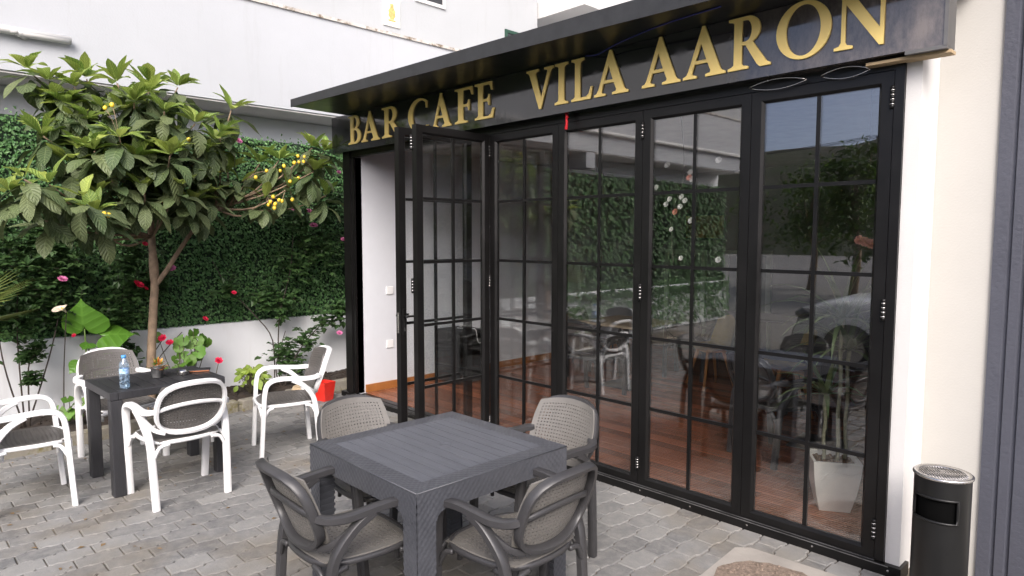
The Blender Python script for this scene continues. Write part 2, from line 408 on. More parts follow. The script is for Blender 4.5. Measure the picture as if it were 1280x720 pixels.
# ------------------------------------------------------------------ setting: ground, paving, planting bed
m = MB(); m.grid(12, 12, lambda u, v: (-150 + 300 * u, -150 + 300 * v, -.07)); struct(obj('ground', m, M['asphalt']))
m = MB(); m.box((-7.0, -3.4, -.05), (5.0, 4.2, -.011)); paving = struct(obj('paving', m, M['sand']))
PL, PW, PG = .222, .137, .0032
def wave(t):
    return max(-1, min(1, 4 * math.cos(2 * PI * t))) * .0075
def paver_poly(inset):
    q = [0, .215, .285, .715, .785, 1]
    lo = PG + inset; y0, y1 = lo, PL - lo
    left = [(wave(t) + lo - PW / 2, y0 + (y1 - y0) * t - PL / 2) for t in q]
    right = [(PW / 2 - wave(t) * 1 - lo, y0 + (y1 - y0) * t - PL / 2) for t in q]
    return right + left[::-1]
pm = MB(); a = paver_poly(.004); b_ = paver_poly(0); n_ = len(a)
pm.add([(x, y, 0) for x, y in a] + [(x, y, -.0045) for x, y in b_] + [(x, y, -.03) for x, y in b_],
       [tuple(range(n_))] + [(i + k * n_, i + n_ + k * n_, (i + 1) % n_ + n_ + k * n_, (i + 1) % n_ + k * n_) for k in (0, 1) for i in range(n_)])
PAVER = pm.mesh('paver', M['paver'])
KERB_A, KERB_B = Vector((-6.19, -1.6)), Vector((-6.87, 4.26))
def kerb_x(y): return KERB_A.x + (KERB_B.x - KERB_A.x) * (y - KERB_A.y) / (KERB_B.y - KERB_A.y)
spots = []; rp = random.Random(3)
for i in range(-62, 40):
    x = -1.0 + i * PW + .03
    for j in range(-24, 24):
        y = (j + .5 * (i % 2)) * PL + .07
        if y < -3.3 or y > 3.80 or x < kerb_x(y) - .02 or x > 4.8: continue
        if -1.66 < x < -1.0 and 2.5 < y < 3.40: continue
        spots.append((x, y))
inv = cam.matrix_world.inverted()
def screen(p):
    c = inv @ Vector(p)
    if c.z > -.2: return None
    return 640 + FPX * c.x / -c.z, 360 - FPX * c.y / -c.z, -c.z
vis = []
for s_ in spots:
    q = screen((s_[0], s_[1], 0))
    if q and -10 < q[0] < 1290 and q[1] < 725: vis.append((q[2], s_))
vis.sort(); near = set(s_ for _, s_ in vis[:300])
rest = MB()
for x, y in spots:
    dz = rp.uniform(-.0025, .0015); rz = rp.uniform(-.012, .012); tx, ty = rp.uniform(-.007, .007), rp.uniform(-.007, .007)
    if (x, y) in near:
        link('paver', PAVER, paving, (x, y, dz), (tx, ty, rz))
    else:
        q = screen((x, y, 0)); far = not (q and -60 < q[0] < 1340 and -60 < q[1] < 800)
        ca, sa = math.cos(rz), math.sin(rz)
        k = n_ if far else 2 * n_
        vs = [(x + vx * ca - vy * sa, y + vx * sa + vy * ca, vz + dz + vy * tx - vx * ty) for vx, vy, vz in pm.v[:k]]
        rest.add(vs, pm.f[:1] if far else pm.f[:1 + n_])
tag(obj('paver_field', rest, M['paver'], paving), kind='stuff')

# concrete pad with a round aggregate filling, lower right
poly = [(-1.80, 2.45), (-1.735, 3.05), (-1.765, 3.46), (-1.70, 3.52), (-1.25, 3.545), (-.95, 3.50), (-.93, 2.45)]
m = MB(); m.prism(poly, -.03, .0035); pad = struct(obj('concrete_pad', m, M['concrete']))
m = MB(); rr = random.Random(5); pts = [(-1.42 + (.285 + rr.uniform(-.01, .01)) * math.cos(t * PI / 20), 3.17 + (.265 + rr.uniform(-.01, .01)) * math.sin(t * PI / 20)) for t in range(40)]
m.prism(pts, 0, .008); obj('aggregate_disc', m, M['aggregate'], pad)
m = MB()
for k in range(260):
    r_ = .27 * math.sqrt(rr.random()); t = rr.random() * 2 * PI; s_ = rr.uniform(.004, .010)
    m.lathe([(0, 0), (s_, .001), (s_ * .7, s_ * .7), (0, s_ * .8)], 5, (-1.42 + r_ * math.cos(t), 3.17 + r_ * .94 * math.sin(t), .007), smooth=False, cap=False)
tag(obj('pebbles', m, M['aggregate'], pad), kind='stuff')

# planting bed: kerb stones, soil
kerb = None; d = (KERB_B - KERB_A); Lk = d.length; d.normalize(); nk = Vector((-d.y, d.x)); nst = int(Lk / .5)
m = MB(); m.prism([tuple(KERB_A + nk * .02), tuple(KERB_B + nk * .02), tuple(KERB_B + nk * .09), tuple(KERB_A + nk * .09)], -.04, .05)
kerb = struct(obj('kerb', m, M['kerb']))
ks = MB(); ks.box((-.245, 0, -.03), (.245, .105, .10), 0, .008); KS = ks.mesh('kerb_stone', M['kerb'])
for i in range(nst):
    c = KERB_A + d * ((i + .5) * Lk / nst)
    link('kerb_stone', KS, kerb, (c.x, c.y, rp.uniform(-.006, .006)), (rp.uniform(-.02, .02), 0, math.atan2(d.y, d.x) + rp.uniform(-.008, .008)))
def soil_pt(u, v):
    y = -2.0 + 6.4 * v; x0 = kerb_x(y) - .09; x = x0 + (-7.42 - x0) * u
    return (x, y, .065 + .035 * u + .022 * noise.noise((x * 9, y * 9, 0)) + .012 * noise.noise((x * 25, y * 25, 3)))
m = MB(); m.grid(26, 170, soil_pt, flip=False); struct(obj('soil_bed', m, M['soil']))
m = MB()
for k in range(900):
    u, v = rp.random(), rp.random(); p = Vector(soil_pt(u, v)); s_ = rp.uniform(.008, .02)
    m.lathe([(s_ * .8, 0), (s_, s_ * .5), (s_ * .4, s_ * .9)], 4, p - Vector((0, 0, .004)), smooth=False)
tag(obj('soil_clods', m, M['soil']), 'dark crumbly soil clods and mulch in the planting bed', 'soil', kind='stuff')

m = MB(); rl = random.Random(31)
for k in range(150):
    y = rl.uniform(-.5, 4.0); t_ = rl.random() ** 2.2; x = kerb_x(y) + .06 + 2.6 * t_
    if x > -1.2 or y > 3.6: continue
    an = rl.uniform(0, 6.28); L = rl.uniform(.012, .045); c, s_ = math.cos(an), math.sin(an); w = L * rl.uniform(.18, .32); h_ = rl.uniform(.002, .009)
    m.add([(x, y, .003), (x + c * L * .5 - s_ * w, y + s_ * L * .5 + c * w, .003 + h_), (x + c * L, y + s_ * L, .004), (x + c * L * .5 + s_ * w, y + s_ * L * .5 - c * w, .003 + h_ * .5), (x + c * L * .5, y + s_ * L * .5, .0035)], [(0, 4, 1), (4, 2, 1), (0, 3, 4), (4, 3, 2)])
tag(obj('leaf_litter', m, simple('dry_leaf', (.20, .13, .06), .9, vary=.6)), 'small dry leaves and crumbs scattered on the paving along the kerb', 'leaf litter', kind='stuff')

# white garden wall and ivy hedge above it
m = MB(); m.box((-7.58, -6.2, -.05), (-7.40, 8.6, .80)); tag(obj('garden_wall', m, M['plaster_old']), 'low white rendered wall below the ivy hedge', 'wall')
hedge = thing('ivy_hedge', 'dark green artificial ivy hedge covering the fence above the low white wall', 'hedge', (-7.5, 0, .8))
m = MB(); m.box((-.05, -6.2, .002), (.0, 8.6, 2.03)); obj('hedge_backing', m, simple('hedge_backing_mesh', (.012, .03, .012), .9, var=.4, scale=30), hedge)
rh = random.Random(11); m = MB()
def leaf_quad(mb, p, dirv, nrm, L, W):
    d = Vector(dirv).normalized(); n = Vector(nrm); n = (n - d * n.dot(d)).normalized(); s_ = d.cross(n)
    p = Vector(p)
    mb.add([p, p + d * L * .45 + s_ * W + n * W * .35, p + d * L, p + d * L * .45 - s_ * W + n * W * .35, p + d * L * .5], [(0, 4, 1), (4, 2, 1), (0, 3, 4), (4, 3, 2)][:4])
for k in range(35500):
    if k < 27500: y = rh.uniform(-.2, 4.6); L = rh.uniform(.024, .042)
    else: y = rh.uniform(-6.2, -.2); L = rh.uniform(.07, .10)
    z = rh.uniform(-.04, 2.04) if y > -.6 else rh.uniform(-.74, 2.04) if rh.random() < .8 else rh.uniform(-.1, .12); x = rh.uniform(.005, .05) + (.12 if z < 0 and y < -.6 else 0)
    z += .02 * noise.noise((y * 3, 0, 0)) + (rh.random() ** 6 * .08 if z > 1.98 else 0)
    an = rh.uniform(-2.4, -.7) if rh.random() < .8 else rh.uniform(0, 6.28)
    leaf_quad(m, (x, y, z), (rh.uniform(.1, .9), math.cos(an), math.sin(an)), (1, rh.uniform(-.5, .5), rh.uniform(-.1, .9)), L, L * .36)
tag(obj('ivy_foliage', m, M['ivy'], hedge), kind='stuff')

# neighbouring white building on the left, with overhanging storey
nb = thing('neighbour_building', 'white neighbouring building with overhanging upper storey beyond the hedge', 'building', (-7.45, 0, 0))
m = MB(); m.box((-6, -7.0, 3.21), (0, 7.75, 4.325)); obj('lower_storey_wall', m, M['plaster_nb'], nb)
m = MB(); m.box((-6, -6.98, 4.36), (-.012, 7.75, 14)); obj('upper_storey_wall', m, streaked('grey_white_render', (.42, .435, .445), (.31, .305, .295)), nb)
m = MB(); m.box((-6, -7.0, 4.325), (.022, 7.76, 4.36)); obj('string_course', m, simple('stained_ledge', (.5, .47, .43), .9, var=.2, scale=9, wear=((.16, .12, .08), 8, .5)), nb)
m = MB(); m.box((-5.9, -6.9, 3.19), (-.02, 7.7, 3.206)); obj('soffit', m, M['soffit'], nb)
m = MB(); m.box((-.85, -7, -.05), (-.65, 7.7, 3.188)); obj('ground_floor_wall', m, M['plaster_old'], nb)
for y in (-1.65, 2.6 + 3.2):
    m = MB(); m.box((-.64, y, 2.93), (-.004, y + .24, 3.188)); obj('downstand_beam', m, M['plaster_nb'], nb)
m = MB(); m.tube(smooth_path([(.055, -7, 3.55), (.055, .9, 3.545), (.055, 1.06, 3.54), (.05, 1.12, 3.535), (-.02, 1.14, 3.53)], 4), .036, 10); m.lathe([(.044, -.01), (.044, .03)], 10, (.055, 1.06, 3.53))
for y in range(-6, 1, 2): m.box((0, y, 3.50), (.06, y + .03, 3.60))
obj('drain_pipe', m, M['plaster'], nb)
m = MB(); m.box((-.014, 4.92, 4.44), (.006, 5.17, 4.80)); pq = obj('wall_plaque', m, M['tile_white'], nb)
m = MB()
gold = simple('faded_gold', (.55, .40, .14), .6, var=.3, scale=40)
m.prism([(5.045 + .05 * math.cos(t * PI / 8) * (1 + .2 * (t % 2)), 4.60 + .075 * math.sin(t * PI / 8) * (1 + .12 * (t % 2))) for t in range(16)], 0, .002)
e = MB(); e.v = [(.0065 + z, y_, z_) for y_, z_, z in m.v]; e.f = m.f; e.mi = m.mi; e.smooth = m.smooth
e.box((.0065, 5.02, 4.665), (.0095, 5.07, 4.72)); e.box((.0065, 4.99, 4.50), (.0095, 5.10, 4.52)); obj('plaque_emblem', e, gold, pq)
def window(y0, y1, z0, z1, fm, parent):
    m = MB(); t = .045
    m.box((-.02, y0, z0), (.012, y0 + t, z1)); m.box((-.02, y1 - t, z0), (.012, y1, z1)); m.box((-.02, y0 + t, z0), (.010, y1 - t, z0 + t)); m.box((-.02, y0 + t, z1 - t), (.010, y1 - t, z1))
    w = obj('window', m, fm, parent)
    m = MB(); m.box((-.02, y0 + t, z0 + t), (-.004, y1 - t, z1 - t)); obj('window_pane', m, M['window_dark'], w)
    return w
window(5.42, 5.92, 4.85, 6.0, M['plaster'], nb)
window(7.05, 7.60, 3.75, 4.83, M['green_frame'], nb)
m = MB(); m.box((-3.0, 7.80, 5.15), (.9, 10.4, 5.40)); m.box((.78, 7.80, 5.402), (.9, 10.4, 6.3)); bal = obj('balcony', m, M['plaster'], nb)
m = MB(); m.box((-3.0, 7.77, 3.3), (-1.4, 12, 12)); obj('recessed_wall', m, M['plaster_old'], nb)
rb = thing('rear_building', 'tall white building rising behind the cafe roof', 'building', (-7.6, 9.7, 0))
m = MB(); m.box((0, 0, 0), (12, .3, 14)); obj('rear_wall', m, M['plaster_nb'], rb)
m = MB(); m.box((.55, -.06, 4.4), (.60, -.002, 9)); m.box((1.3, -.06, 4.4), (1.34, -.002, 9)); obj('downpipes', m, M['plaster'], rb)

# ------------------------------------------------------------------ cafe room
FY = 3.76
cafe = thing('cafe_room', 'single storey cafe room with white walls seen through its glass folding doors', 'building', (-3.7, FY, 0))
O = Vector((-3.7, FY, 0))
def cbox(name, a, b, mat, bev=0, parent=cafe):
    m = MB(); m.box(tuple(Vector(a) - O), tuple(Vector(b) - O), 0, bev); return obj(name, m, mat, parent)
cbox('side_wall', (-6.505, 3.775, -.04), (-6.28, 9.2, 2.98), M['int_wall'])
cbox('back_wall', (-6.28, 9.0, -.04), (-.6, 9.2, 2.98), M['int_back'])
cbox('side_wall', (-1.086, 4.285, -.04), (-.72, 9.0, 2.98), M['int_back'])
cbox('ceiling', (-6.28, 3.86, 2.70), (-1.09, 9.0, 2.76), M['int_ceil'])
cbox('skirting_board', (-6.2795, 3.86, .061), (-6.262, 8.99, .145), M['skirting'])
fl = cbox('floor', (-6.28, 3.86, -.04), (-1.088, 9.0, .042), M['dark_void'])
rd = random.Random(9)
BW = .118
bmesh_cache = {}
y = 3.862; row = 0
while y < 8.95:
    xs = [-6.26]; xs += [-6.26 + (1.3 if row % 2 else 2.2) + 2.1 * k for k in range(3)]; xs = [x for x in xs if x < -1.2] + [-1.09]
    for a_, b2 in zip(xs, xs[1:]):
        Lb = round(b2 - a_ - .003, 3)
        if Lb not in bmesh_cache:
            q = MB(); q.box((0, 0, 0), (Lb, BW - .004, .018), 0, .0025); bmesh_cache[Lb] = q.mesh('deck_board', M['deck'])
        link('deck_board', bmesh_cache[Lb], fl, tuple(Vector((a_, y, .0425)) - O))
    y += BW; row += 1
cbox('white_pilaster', (-1.086, 3.764, -.04), (-1.017, 4.28, 2.985), M['plaster'])
cbox('recess_wall', (-1.0165, 4.06, -.04), (3.0, 4.26, 9.0), M['plaster_warm'])
for k, (y_, z_) in enumerate(((4.18, 1.155), (4.175, .56), (5.29, .548))):
    s_ = cbox('wall_socket', (-6.2795, y_ - .045, z_ - .045), (-6.268, y_ + .045, z_ + .045), M['white_plastic'], .004)
    q = MB(); q.lathe([(.018, 0), (.018, .002)], 12); q2 = MB(); q2.add([(-6.2675 + .0015 - O.x - z, y_ + x - O.y, z_ + yy - O.z) for x, yy, z in q.v], q.f)
    if k == 2: obj('socket_hole', q2, M['dark_void'], s_)
# roof canopy
m = MB()
zs, zt = 3.0, 3.072
fr = [(-6.235, 3.065), (-.85, 3.335)]
def rp_(x, y, z): return tuple(Vector((x, y, z)) - O)
m.add([rp_(fr[0][0], fr[0][1], zs), rp_(fr[1][0], fr[1][1], zs - .006), rp_(-.85, 4.05, zs - .006), rp_(-6.30, 4.05, zs),
       rp_(fr[0][0], fr[0][1], zt - .012), rp_(fr[1][0], fr[1][1], zt + .03), rp_(-.85, 4.05, zt + .04), rp_(-6.30, 4.05, zt)],
      [(3, 2, 1, 0), (4, 5, 6, 7), (0, 1, 5, 4), (1, 2, 6, 5), (2, 3, 7, 6), (3, 0, 4, 7)])
cp = obj('roof_canopy', m, simple('dull_black_soffit', (.007, .007, .008), .33, var=.3, bmp=.25, bscale=6, spec=.3), cafe)
m = MB(); a_ = Vector((fr[0][0] - .004, fr[0][1], 0)); b2 = Vector((fr[1][0], fr[1][1], 0)); dd = (b2 - a_).normalized(); nn = Vector((dd.y, -dd.x, 0))
vs = []
for p, z0, z1 in ((a_, zs - .004, zt - .004), (b2, zs - .012, zt + .042)):
    for off in (.014, .0015):
        for z in (z0, z1): q = p + nn * off; vs.append(rp_(q.x, q.y, z))
m.add(vs, [(0, 1, 5, 4), (2, 6, 7, 3), (1, 3, 7, 5), (0, 4, 6, 2), (0, 2, 3, 1), (4, 5, 7, 6)])
obj('canopy_edge_trim', m, simple('dusty_grey_trim', (.020, .021, .023), .5, var=.25, scale=14, wear=((.2, .2, .2), 30, .74)), cp)
cbox('roof_slab', (-6.5, 4.055, 2.985), (-.72, 9.2, 3.06), M['soffit'])
cbox('bulkhead', (-6.28, 3.85, 2.64), (-1.09, 4.05, 2.985), M['black_alu'])

# ------------------------------------------------------------------ shop sign with raised letters
SY = 3.65; SZ0, SZ1 = 2.632, 3.0
sign = thing('shop_sign', 'long glossy black fascia sign with gold serif letters above the doors', 'sign', (-3.7, SY, 2.63))
OS = Vector((-3.7, SY, 2.63))
m = MB()
xs0, xs1 = -6.53, -.905
V = [(xs0, SY, 2.622), (xs1, SY, 2.640), (xs1, 3.762, 2.640), (xs0, 3.762, 2.622), (xs0, SY, 2.997), (xs1, SY, 2.992), (xs1, 3.762, 2.992), (xs0, 3.762, 2.997)]
m.add([tuple(Vector(p) - OS) for p in V], [(3, 2, 1, 0), (4, 5, 6, 7), (0, 1, 5, 4), (1, 2, 6, 5), (2, 3, 7, 6), (3, 0, 4, 7)])
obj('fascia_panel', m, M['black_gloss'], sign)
m = MB(); m.box((xs1 - .001 - OS.x + .0015, -.006, .006), (xs1 + .016 - OS.x, .125, .37)); m.box((xs1 - .16 - OS.x, -.004, -.008), (xs1 + .0155 - OS.x, .10, .0095)); obj('end_trim', m, simple('grey_metal_trim', (.16, .155, .15), .45, .5), sign)
m = MB(); m.box((-1.25 - OS.x, .03, -.022), (-.88 - OS.x, .112, -.008)); obj('timber_batten', m, M['wood_trim'], sign)
def arc(cx, cy_, rx, ry, a0, a1, n):
    return [(cx + rx * math.cos(R(a0 + (a1 - a0) * i / n)), cy_ + ry * math.sin(R(a0 + (a1 - a0) * i / n))) for i in range(n + 1)]
SL = [(0, 1), (0, .958), (.075, .938), (.115, .90)]; SB = [(.115, .10), (.075, .062), (0, .042)]
G = {}
G['I'] = [[(0, 0), (.385, 0), (.385, .042), (.31, .062), (.27, .10), (.27, .90), (.31, .938), (.385, .958), (.385, 1)] + SL + SB]
G['L'] = [[(0, 0), (.60, 0), (.655, .28), (.615, .28), (.55, .12), (.47, .062), (.27, .062), (.27, .90), (.31, .938), (.385, .958), (.385, 1)] + SL + SB]
G['E'] = [[(0, 0), (.60, 0), (.65, .26), (.61, .26), (.55, .11), (.47, .062), (.27, .062), (.27, .48), (.41, .48), (.455, .445), (.47, .36), (.505, .36), (.505, .66), (.47, .66), (.455, .58), (.41, .54), (.27, .54), (.27, .938), (.45, .938), (.52, .9), (.56, .77), (.595, .77), (.58, 1)] + SL + SB]
G['F'] = [[(0, 0), (.42, 0), (.42, .042), (.32, .062), (.27, .10), (.27, .46), (.40, .46), (.445, .425), (.46, .34), (.495, .34), (.495, .64), (.46, .64), (.445, .56), (.40, .52), (.27, .52), (.27, .938), (.46, .938), (.53, .9), (.57, .77), (.605, .77), (.59, 1)] + SL + SB]
G['A'] = [[(0, 0), (.27, 0), (.27, .042), (.185, .065), (.175, .11), (.225, .28), (.49, .28), (.555, .11), (.545, .065), (.455, .042), (.455, 0), (.83, 0), (.83, .042), (.77, .07), (.73, .13), (.43, 1.02), (.375, 1.02), (.105, .14), (.065, .07), (0, .042)], [(.247, .34), (.358, .70), (.468, .34)]]
G['V'] = [[(0, 1), (0, .958), (.06, .93), (.10, .87), (.40, -.02), (.455, -.02), (.725, .86), (.765, .93), (.83, .958), (.83, 1), (.56, 1), (.56, .958), (.645, .935), (.655, .89), (.47, .25), (.275, .89), (.285, .935), (.375, .958), (.375, 1)]]
G['N'] = [[(0, 0), (.30, 0), (.30, .042), (.21, .065), (.175, .12), (.175, .78), (.735, -.02), (.80, -.02), (.80, .88), (.835, .935), (.92, .958), (.92, 1), (.62, 1), (.62, .958), (.705, .935), (.74, .88), (.74, .26), (.235, 1), (0, 1), (0, .958), (.075, .93), (.115, .87), (.115, .12), (.08, .065), (0, .042)]]
G['O'] = [arc(.46, .5, .46, .52, 0, 360, 40)[:-1], arc(.46, .5, .295, .465, 0, 360, 36)[:-1][::-1]]
G['C'] = [arc(.45, .5, .45, .52, 48, 318, 30) + arc(.49, .5, .32, .462, 312, 52, 26) + [(.70, .70), (.735, .70), (.745, .93)]]
G['R'] = [[(0, 0), (.40, 0), (.40, .042), (.31, .062), (.27, .10), (.27, .46), (.345, .46), (.58, .06), (.64, 0), (.84, 0), (.84, .042), (.77, .075), (.485, .50)] + arc(.38, .745, .255, .255, -58, 90, 14) + SL + SB, [(.27, .52)] + arc(.345, .73, .125, .21, -88, 88, 12) + [(.27, .942)]]
G['B'] = [[(0, 0), (.36, 0)] + arc(.36, .275, .285, .275, -85, 62, 14) + [(.43, .545)] + arc(.345, .775, .235, .225, -58, 90, 12) + SL + SB,
          [(.27, .06)] + arc(.335, .275, .15, .215, -88, 88, 12) + [(.27, .49)], [(.27, .55)] + arc(.32, .745, .115, .195, -88, 88, 10) + [(.27, .942)]]
def letter(ch, x0, x1):
    xc = (x0 + x1) / 2; zb = 2.685 + .003 * (x0 + 6.2); hgt = .279 + .002 * (x0 + 6.2)
    cu = bpy.data.curves.new('letter', 'CURVE'); cu.dimensions = '2D'; cu.fill_mode = 'BOTH'; cu.extrude = .005; cu.bevel_depth = .0012
    w = max(p[0] for p in G[ch][0])
    for lo in G[ch]:
        sp = cu.splines.new('POLY'); sp.points.add(len(lo) - 1); sp.use_cyclic_u = True
        for p, q in zip(sp.points, lo): p.co = (q[0] / w * (x1 - x0), q[1] * hgt, 0, 1)
    t = bpy.data.objects.new('tmp', cu); COL.objects.link(t)
    dg = bpy.context.evaluated_depsgraph_get(); me = bpy.data.meshes.new_from_object(t.evaluated_get(dg)); bpy.data.objects.remove(t); bpy.data.curves.remove(cu)
    me.materials.clear(); me.materials.append(M['gold'])
    return link('letter', me, sign, (x0 - OS.x, -.007, zb - OS.z), (PI / 2, 0, 0))
for ch, a_, b2 in (('B', -6.175, -5.942), ('A', -5.927, -5.606), ('R', -5.558, -5.235), ('C', -5.129, -4.83), ('A', -4.778, -4.508), ('F', -4.458, -4.23), ('E', -4.202, -3.975),
                   ('V', -3.611, -3.343), ('I', -3.325, -3.206), ('L', -3.168, -2.983), ('A', -2.963, -2.685), ('A', -2.573, -2.297), ('A', -2.274, -1.999), ('R', -1.979, -1.73), ('O', -1.698, -1.41), ('N', -1.392, -1.125)):
    letter(ch, a_, b2)
m = MB(); m.tube(smooth_path([(-3.05, 3.647, 2.99), (-2.9, 3.60, 2.965), (-2.7, 3.55, 2.985), (-2.3, 3.45, 2.992), (-1.9, 3.4, 2.99)], 5), .004, 5)
tag(obj('loose_cable', m, M['cable_blue']), 'thin loose blue cable trailing under the canopy above the sign', 'cable')
m = MB(); m.tube(smooth_path([(-3.26, 3.70, 2.645), (-3.262, 3.695, 2.60), (-3.255, 3.69, 2.565), (-3.262, 3.69, 2.52)], 4), .008, 6, r1=.013, flat=.006); m.tube([(-3.268, 3.70, 2.64), (-3.25, 3.69, 2.60)], .012, 6)
tag(obj('red_ribbon', m, M['ribbon']), 'small red ribbon hanging under the sign', 'ribbon')
for k, (x_, w_) in enumerate(((-1.72, .16), (-1.36, .12))):
    m = MB()
    for s_ in (-1, 1):
        m.tube([(x_ + w_ * t, 3.71 - .01 * s_, 2.60 + s_ * .026 * (1 - t * t)) for t in [i / 6 - 1 for i in range(13)]], .003, 5)
    tag(obj('wire_loop', m, M['chrome']), ('wider lens-shaped loop of bare wire under the sign' if k == 0 else 'narrower lens-shaped loop of bare wire under the sign, nearer its right end'), 'wire')

# ------------------------------------------------------------------ folding glass doors
front = thing('folding_doors', 'black aluminium folding glass doors, two leaves folded open at left', 'doors', (-3.7, FY, 0))
def fbox(mb, a, b, bev=0): mb.box(tuple(Vector(a) - O), tuple(Vector(b) - O), 0, bev)
def fpart(name, boxes, mat=M['black_alu'], parent=front):
    m = MB()
    for a, b in boxes: fbox(m, a, b)
    return obj(name, m, mat, parent)
fpart('left_jamb', [((-6.462, 3.735, .062), (-6.33, 3.85, 2.64)), ((-6.33, 3.752, .062), (-6.28, 3.846, 2.575))])
fpart('right_jamb', [((-1.132, 3.745, .062), (-1.087, 3.85, 2.64))])
fpart('head_rail', [((-6.33, 3.748, 2.583), (-1.132, 3.848, 2.64)), ((-6.33, 3.765, 2.577), (-4.15, 3.80, 2.583))])
sill = fpart('sill', [((-6.565, 3.728, -.03), (-1.0, 3.86, .056)), ((-6.33, 3.775, .056), (-4.15, 3.785, .0605))])
fpart('track_strip', [((-6.33, 3.7262, .049), (-1.06, 3.7282, .0535)), ((-6.33, 3.742, .0562), (-1.132, 3.7455, .0600))], simple('worn_track_edge', (.22, .22, .22), .35, .6, var=.5, scale=8), sill)
sm_ = MB()
for k in range(15): q = MB(); q.lathe([(.006, 0), (.006, .002), (.003, .003)], 8); sm_.add([(-6.45 + k * .385 + x - O.x, 3.7278 - z - O.y, .03 + y_) for x, y_, z in q.v], q.f)
obj('screw_heads', sm_, M['chrome'], sill)
ST, BR, TR = .072, .055, .068
def leaf_frame(w, h):
    m = MB(); D0, D1 = -.026, .026
    o_ = [(0, 0), (w, 0), (w, h), (0, h)]; i_ = [(ST, BR), (w - ST, BR), (w - ST, h - TR), (ST, h - TR)]
    l_ = [(x + (.014 if x < w / 2 else -.014), z + (.014 if z < h / 2 else -.014)) for x, z in i_]
    l_, i_ = i_, [(x - (.014 if x < w / 2 else -.014), z - (.014 if z < h / 2 else -.014)) for x, z in i_]
    for sgn, D in ((1, D0), (-1, D1)):
        vs = [(x, D, z) for x, z in o_] + [(x, D, z) for x, z in i_] + [(x, D + sgn * .016, z) for x, z in l_]
        fs = []
        for k in range(4):
            j = (k + 1) % 4
            for f in ((k, j, 4 + j, 4 + k), (4 + k, 4 + j, 8 + j, 8 + k)): fs.append(f if sgn > 0 else f[::-1])
        m.add(vs, fs)
    vs = [(x, D0, z) for x, z in o_] + [(x, D1, z) for x, z in o_]
    m.add(vs, [(k, k + 4, (k + 1) % 4 + 4, (k + 1) % 4) for k in range(4)])
    vs = [(x, D0 + .016, z) for x, z in l_] + [(x, D1 - .016, z) for x, z in l_]
    m.add(vs, [(k, (k + 1) % 4, (k + 1) % 4 + 4, k + 4) for k in range(4)])
    return m
def hinge(parent, x, y, z, L=.10):
    m = MB()
    for k in range(5): m.lathe([(.011, k * L / 5 + .0015), (.011, (k + 1) * L / 5 - .0015)], 10, (x, y, z))
    h_ = obj('hinge', m, M['black_alu'], parent)
    return h_
def hinge_rings(parent, items):
    m = MB()
    for x, y, z, L in items:
        for k in range(1, 5): m.lathe([(.0118, k * L / 5 - .0025), (.0118, k * L / 5 + .0025)], 10, (x, y, z))
    obj('hinge_rings', m, M['chrome'], parent)
def door_leaf(x, y, rz, w, h=2.518, z=.0615):
    f = obj('door_leaf', leaf_frame(w, h), M['black_alu'], front, tuple(Vector((x, y, z)) - O), (0, 0, rz))
    gx0, gx1, gz0, gz1 = ST - .006, w - ST + .006, BR - .006, h - TR + .006
    m = MB(); m.box((gx0, -.006, gz0), (gx1, .006, gz1)); obj('glass_pane', m, M['glass'], f)
    bt = .0105
    m = MB(); m.box((w / 2 - bt, -.0095, gz0 + .007), (w / 2 + bt, .0095, gz1 - .007)); obj('glazing_bar', m, M['black_alu'], f)
    for k in range(1, 5):
        zz = gz0 + (gz1 - gz0) * k / 5
        m = MB(); m.box((gx0 + .007, -.0085, zz - bt), (gx1 - .007, .0085, zz + bt)); obj('glazing_bar', m, M['black_alu'], f)
    return f
LX = [-4.145, -3.388, -2.637, -1.884, -1.134]
lf = []
for k in range(4):
    lf.append(door_leaf(LX[k] + .0015, 3.775, 0, LX[k + 1] - LX[k] - .003))
def hin(lfo, x):
    for z in (.10, 1.26, 2.33): hinge(lfo, x, -.030, z, .115 if z > .2 else .09)
    hinge_rings(lfo, [(x, -.030, z, .115 if z > .2 else .09) for z in (.10, 1.26, 2.33)])
hin(lf[2], -.003); hin(lf[0], -.003)
for z in (.10, 1.26, 2.33): hinge(lf[3], .742, -.030, z, .115)
hinge_rings(lf[3], [(.742, -.030, z, .115) for z in (.10, 1.26, 2.33)])
AX, AY, BX_, BY_ = -4.165, 3.742, -4.135, 2.985
wA = math.hypot(BX_ - AX, BY_ - AY)
la = door_leaf(AX, AY, math.atan2(BY_ - AY, BX_ - AX), wA)
hin(la, wA + .004)
BX2, BY2 = -4.335, 2.965
lb = door_leaf(BX2, BY2, math.atan2(3.72 - BY2, -4.36 - BX2), .75)
m = MB()   # lever handle and lock on the folded-back leaf
m.box((.018, .0265, .93), (.052, .034, 1.13), 0, .003); m.tube([(.035, .034, 1.07), (.035, .07, 1.07)], .009, 8); m.tube(smooth_path([(.035, .066, 1.07), (.06, .07, 1.072), (.15, .068, 1.07)], 4), .009, 8)
m.box((.018, -.034, .93), (.052, -.0265, 1.13), 0, .003); m.tube([(.035, -.034, 1.07), (.035, -.07, 1.07)], .009, 8); m.tube(smooth_path([(.035, -.066, 1.07), (.06, -.07, 1.072), (.15, -.068, 1.07)], 4), .009, 8)
obj('door_handle', m, M['black_alu'], lb)
m = MB(); m.box((.029, .0345, .955), (.041, .037, .985)); m.box((-.0025, -.010, .94), (-.0005, .010, 1.10)); m.box((.029, -.037, .955), (.041, -.0345, .985)); obj('lock_cylinder', m, M['chrome'], lb)

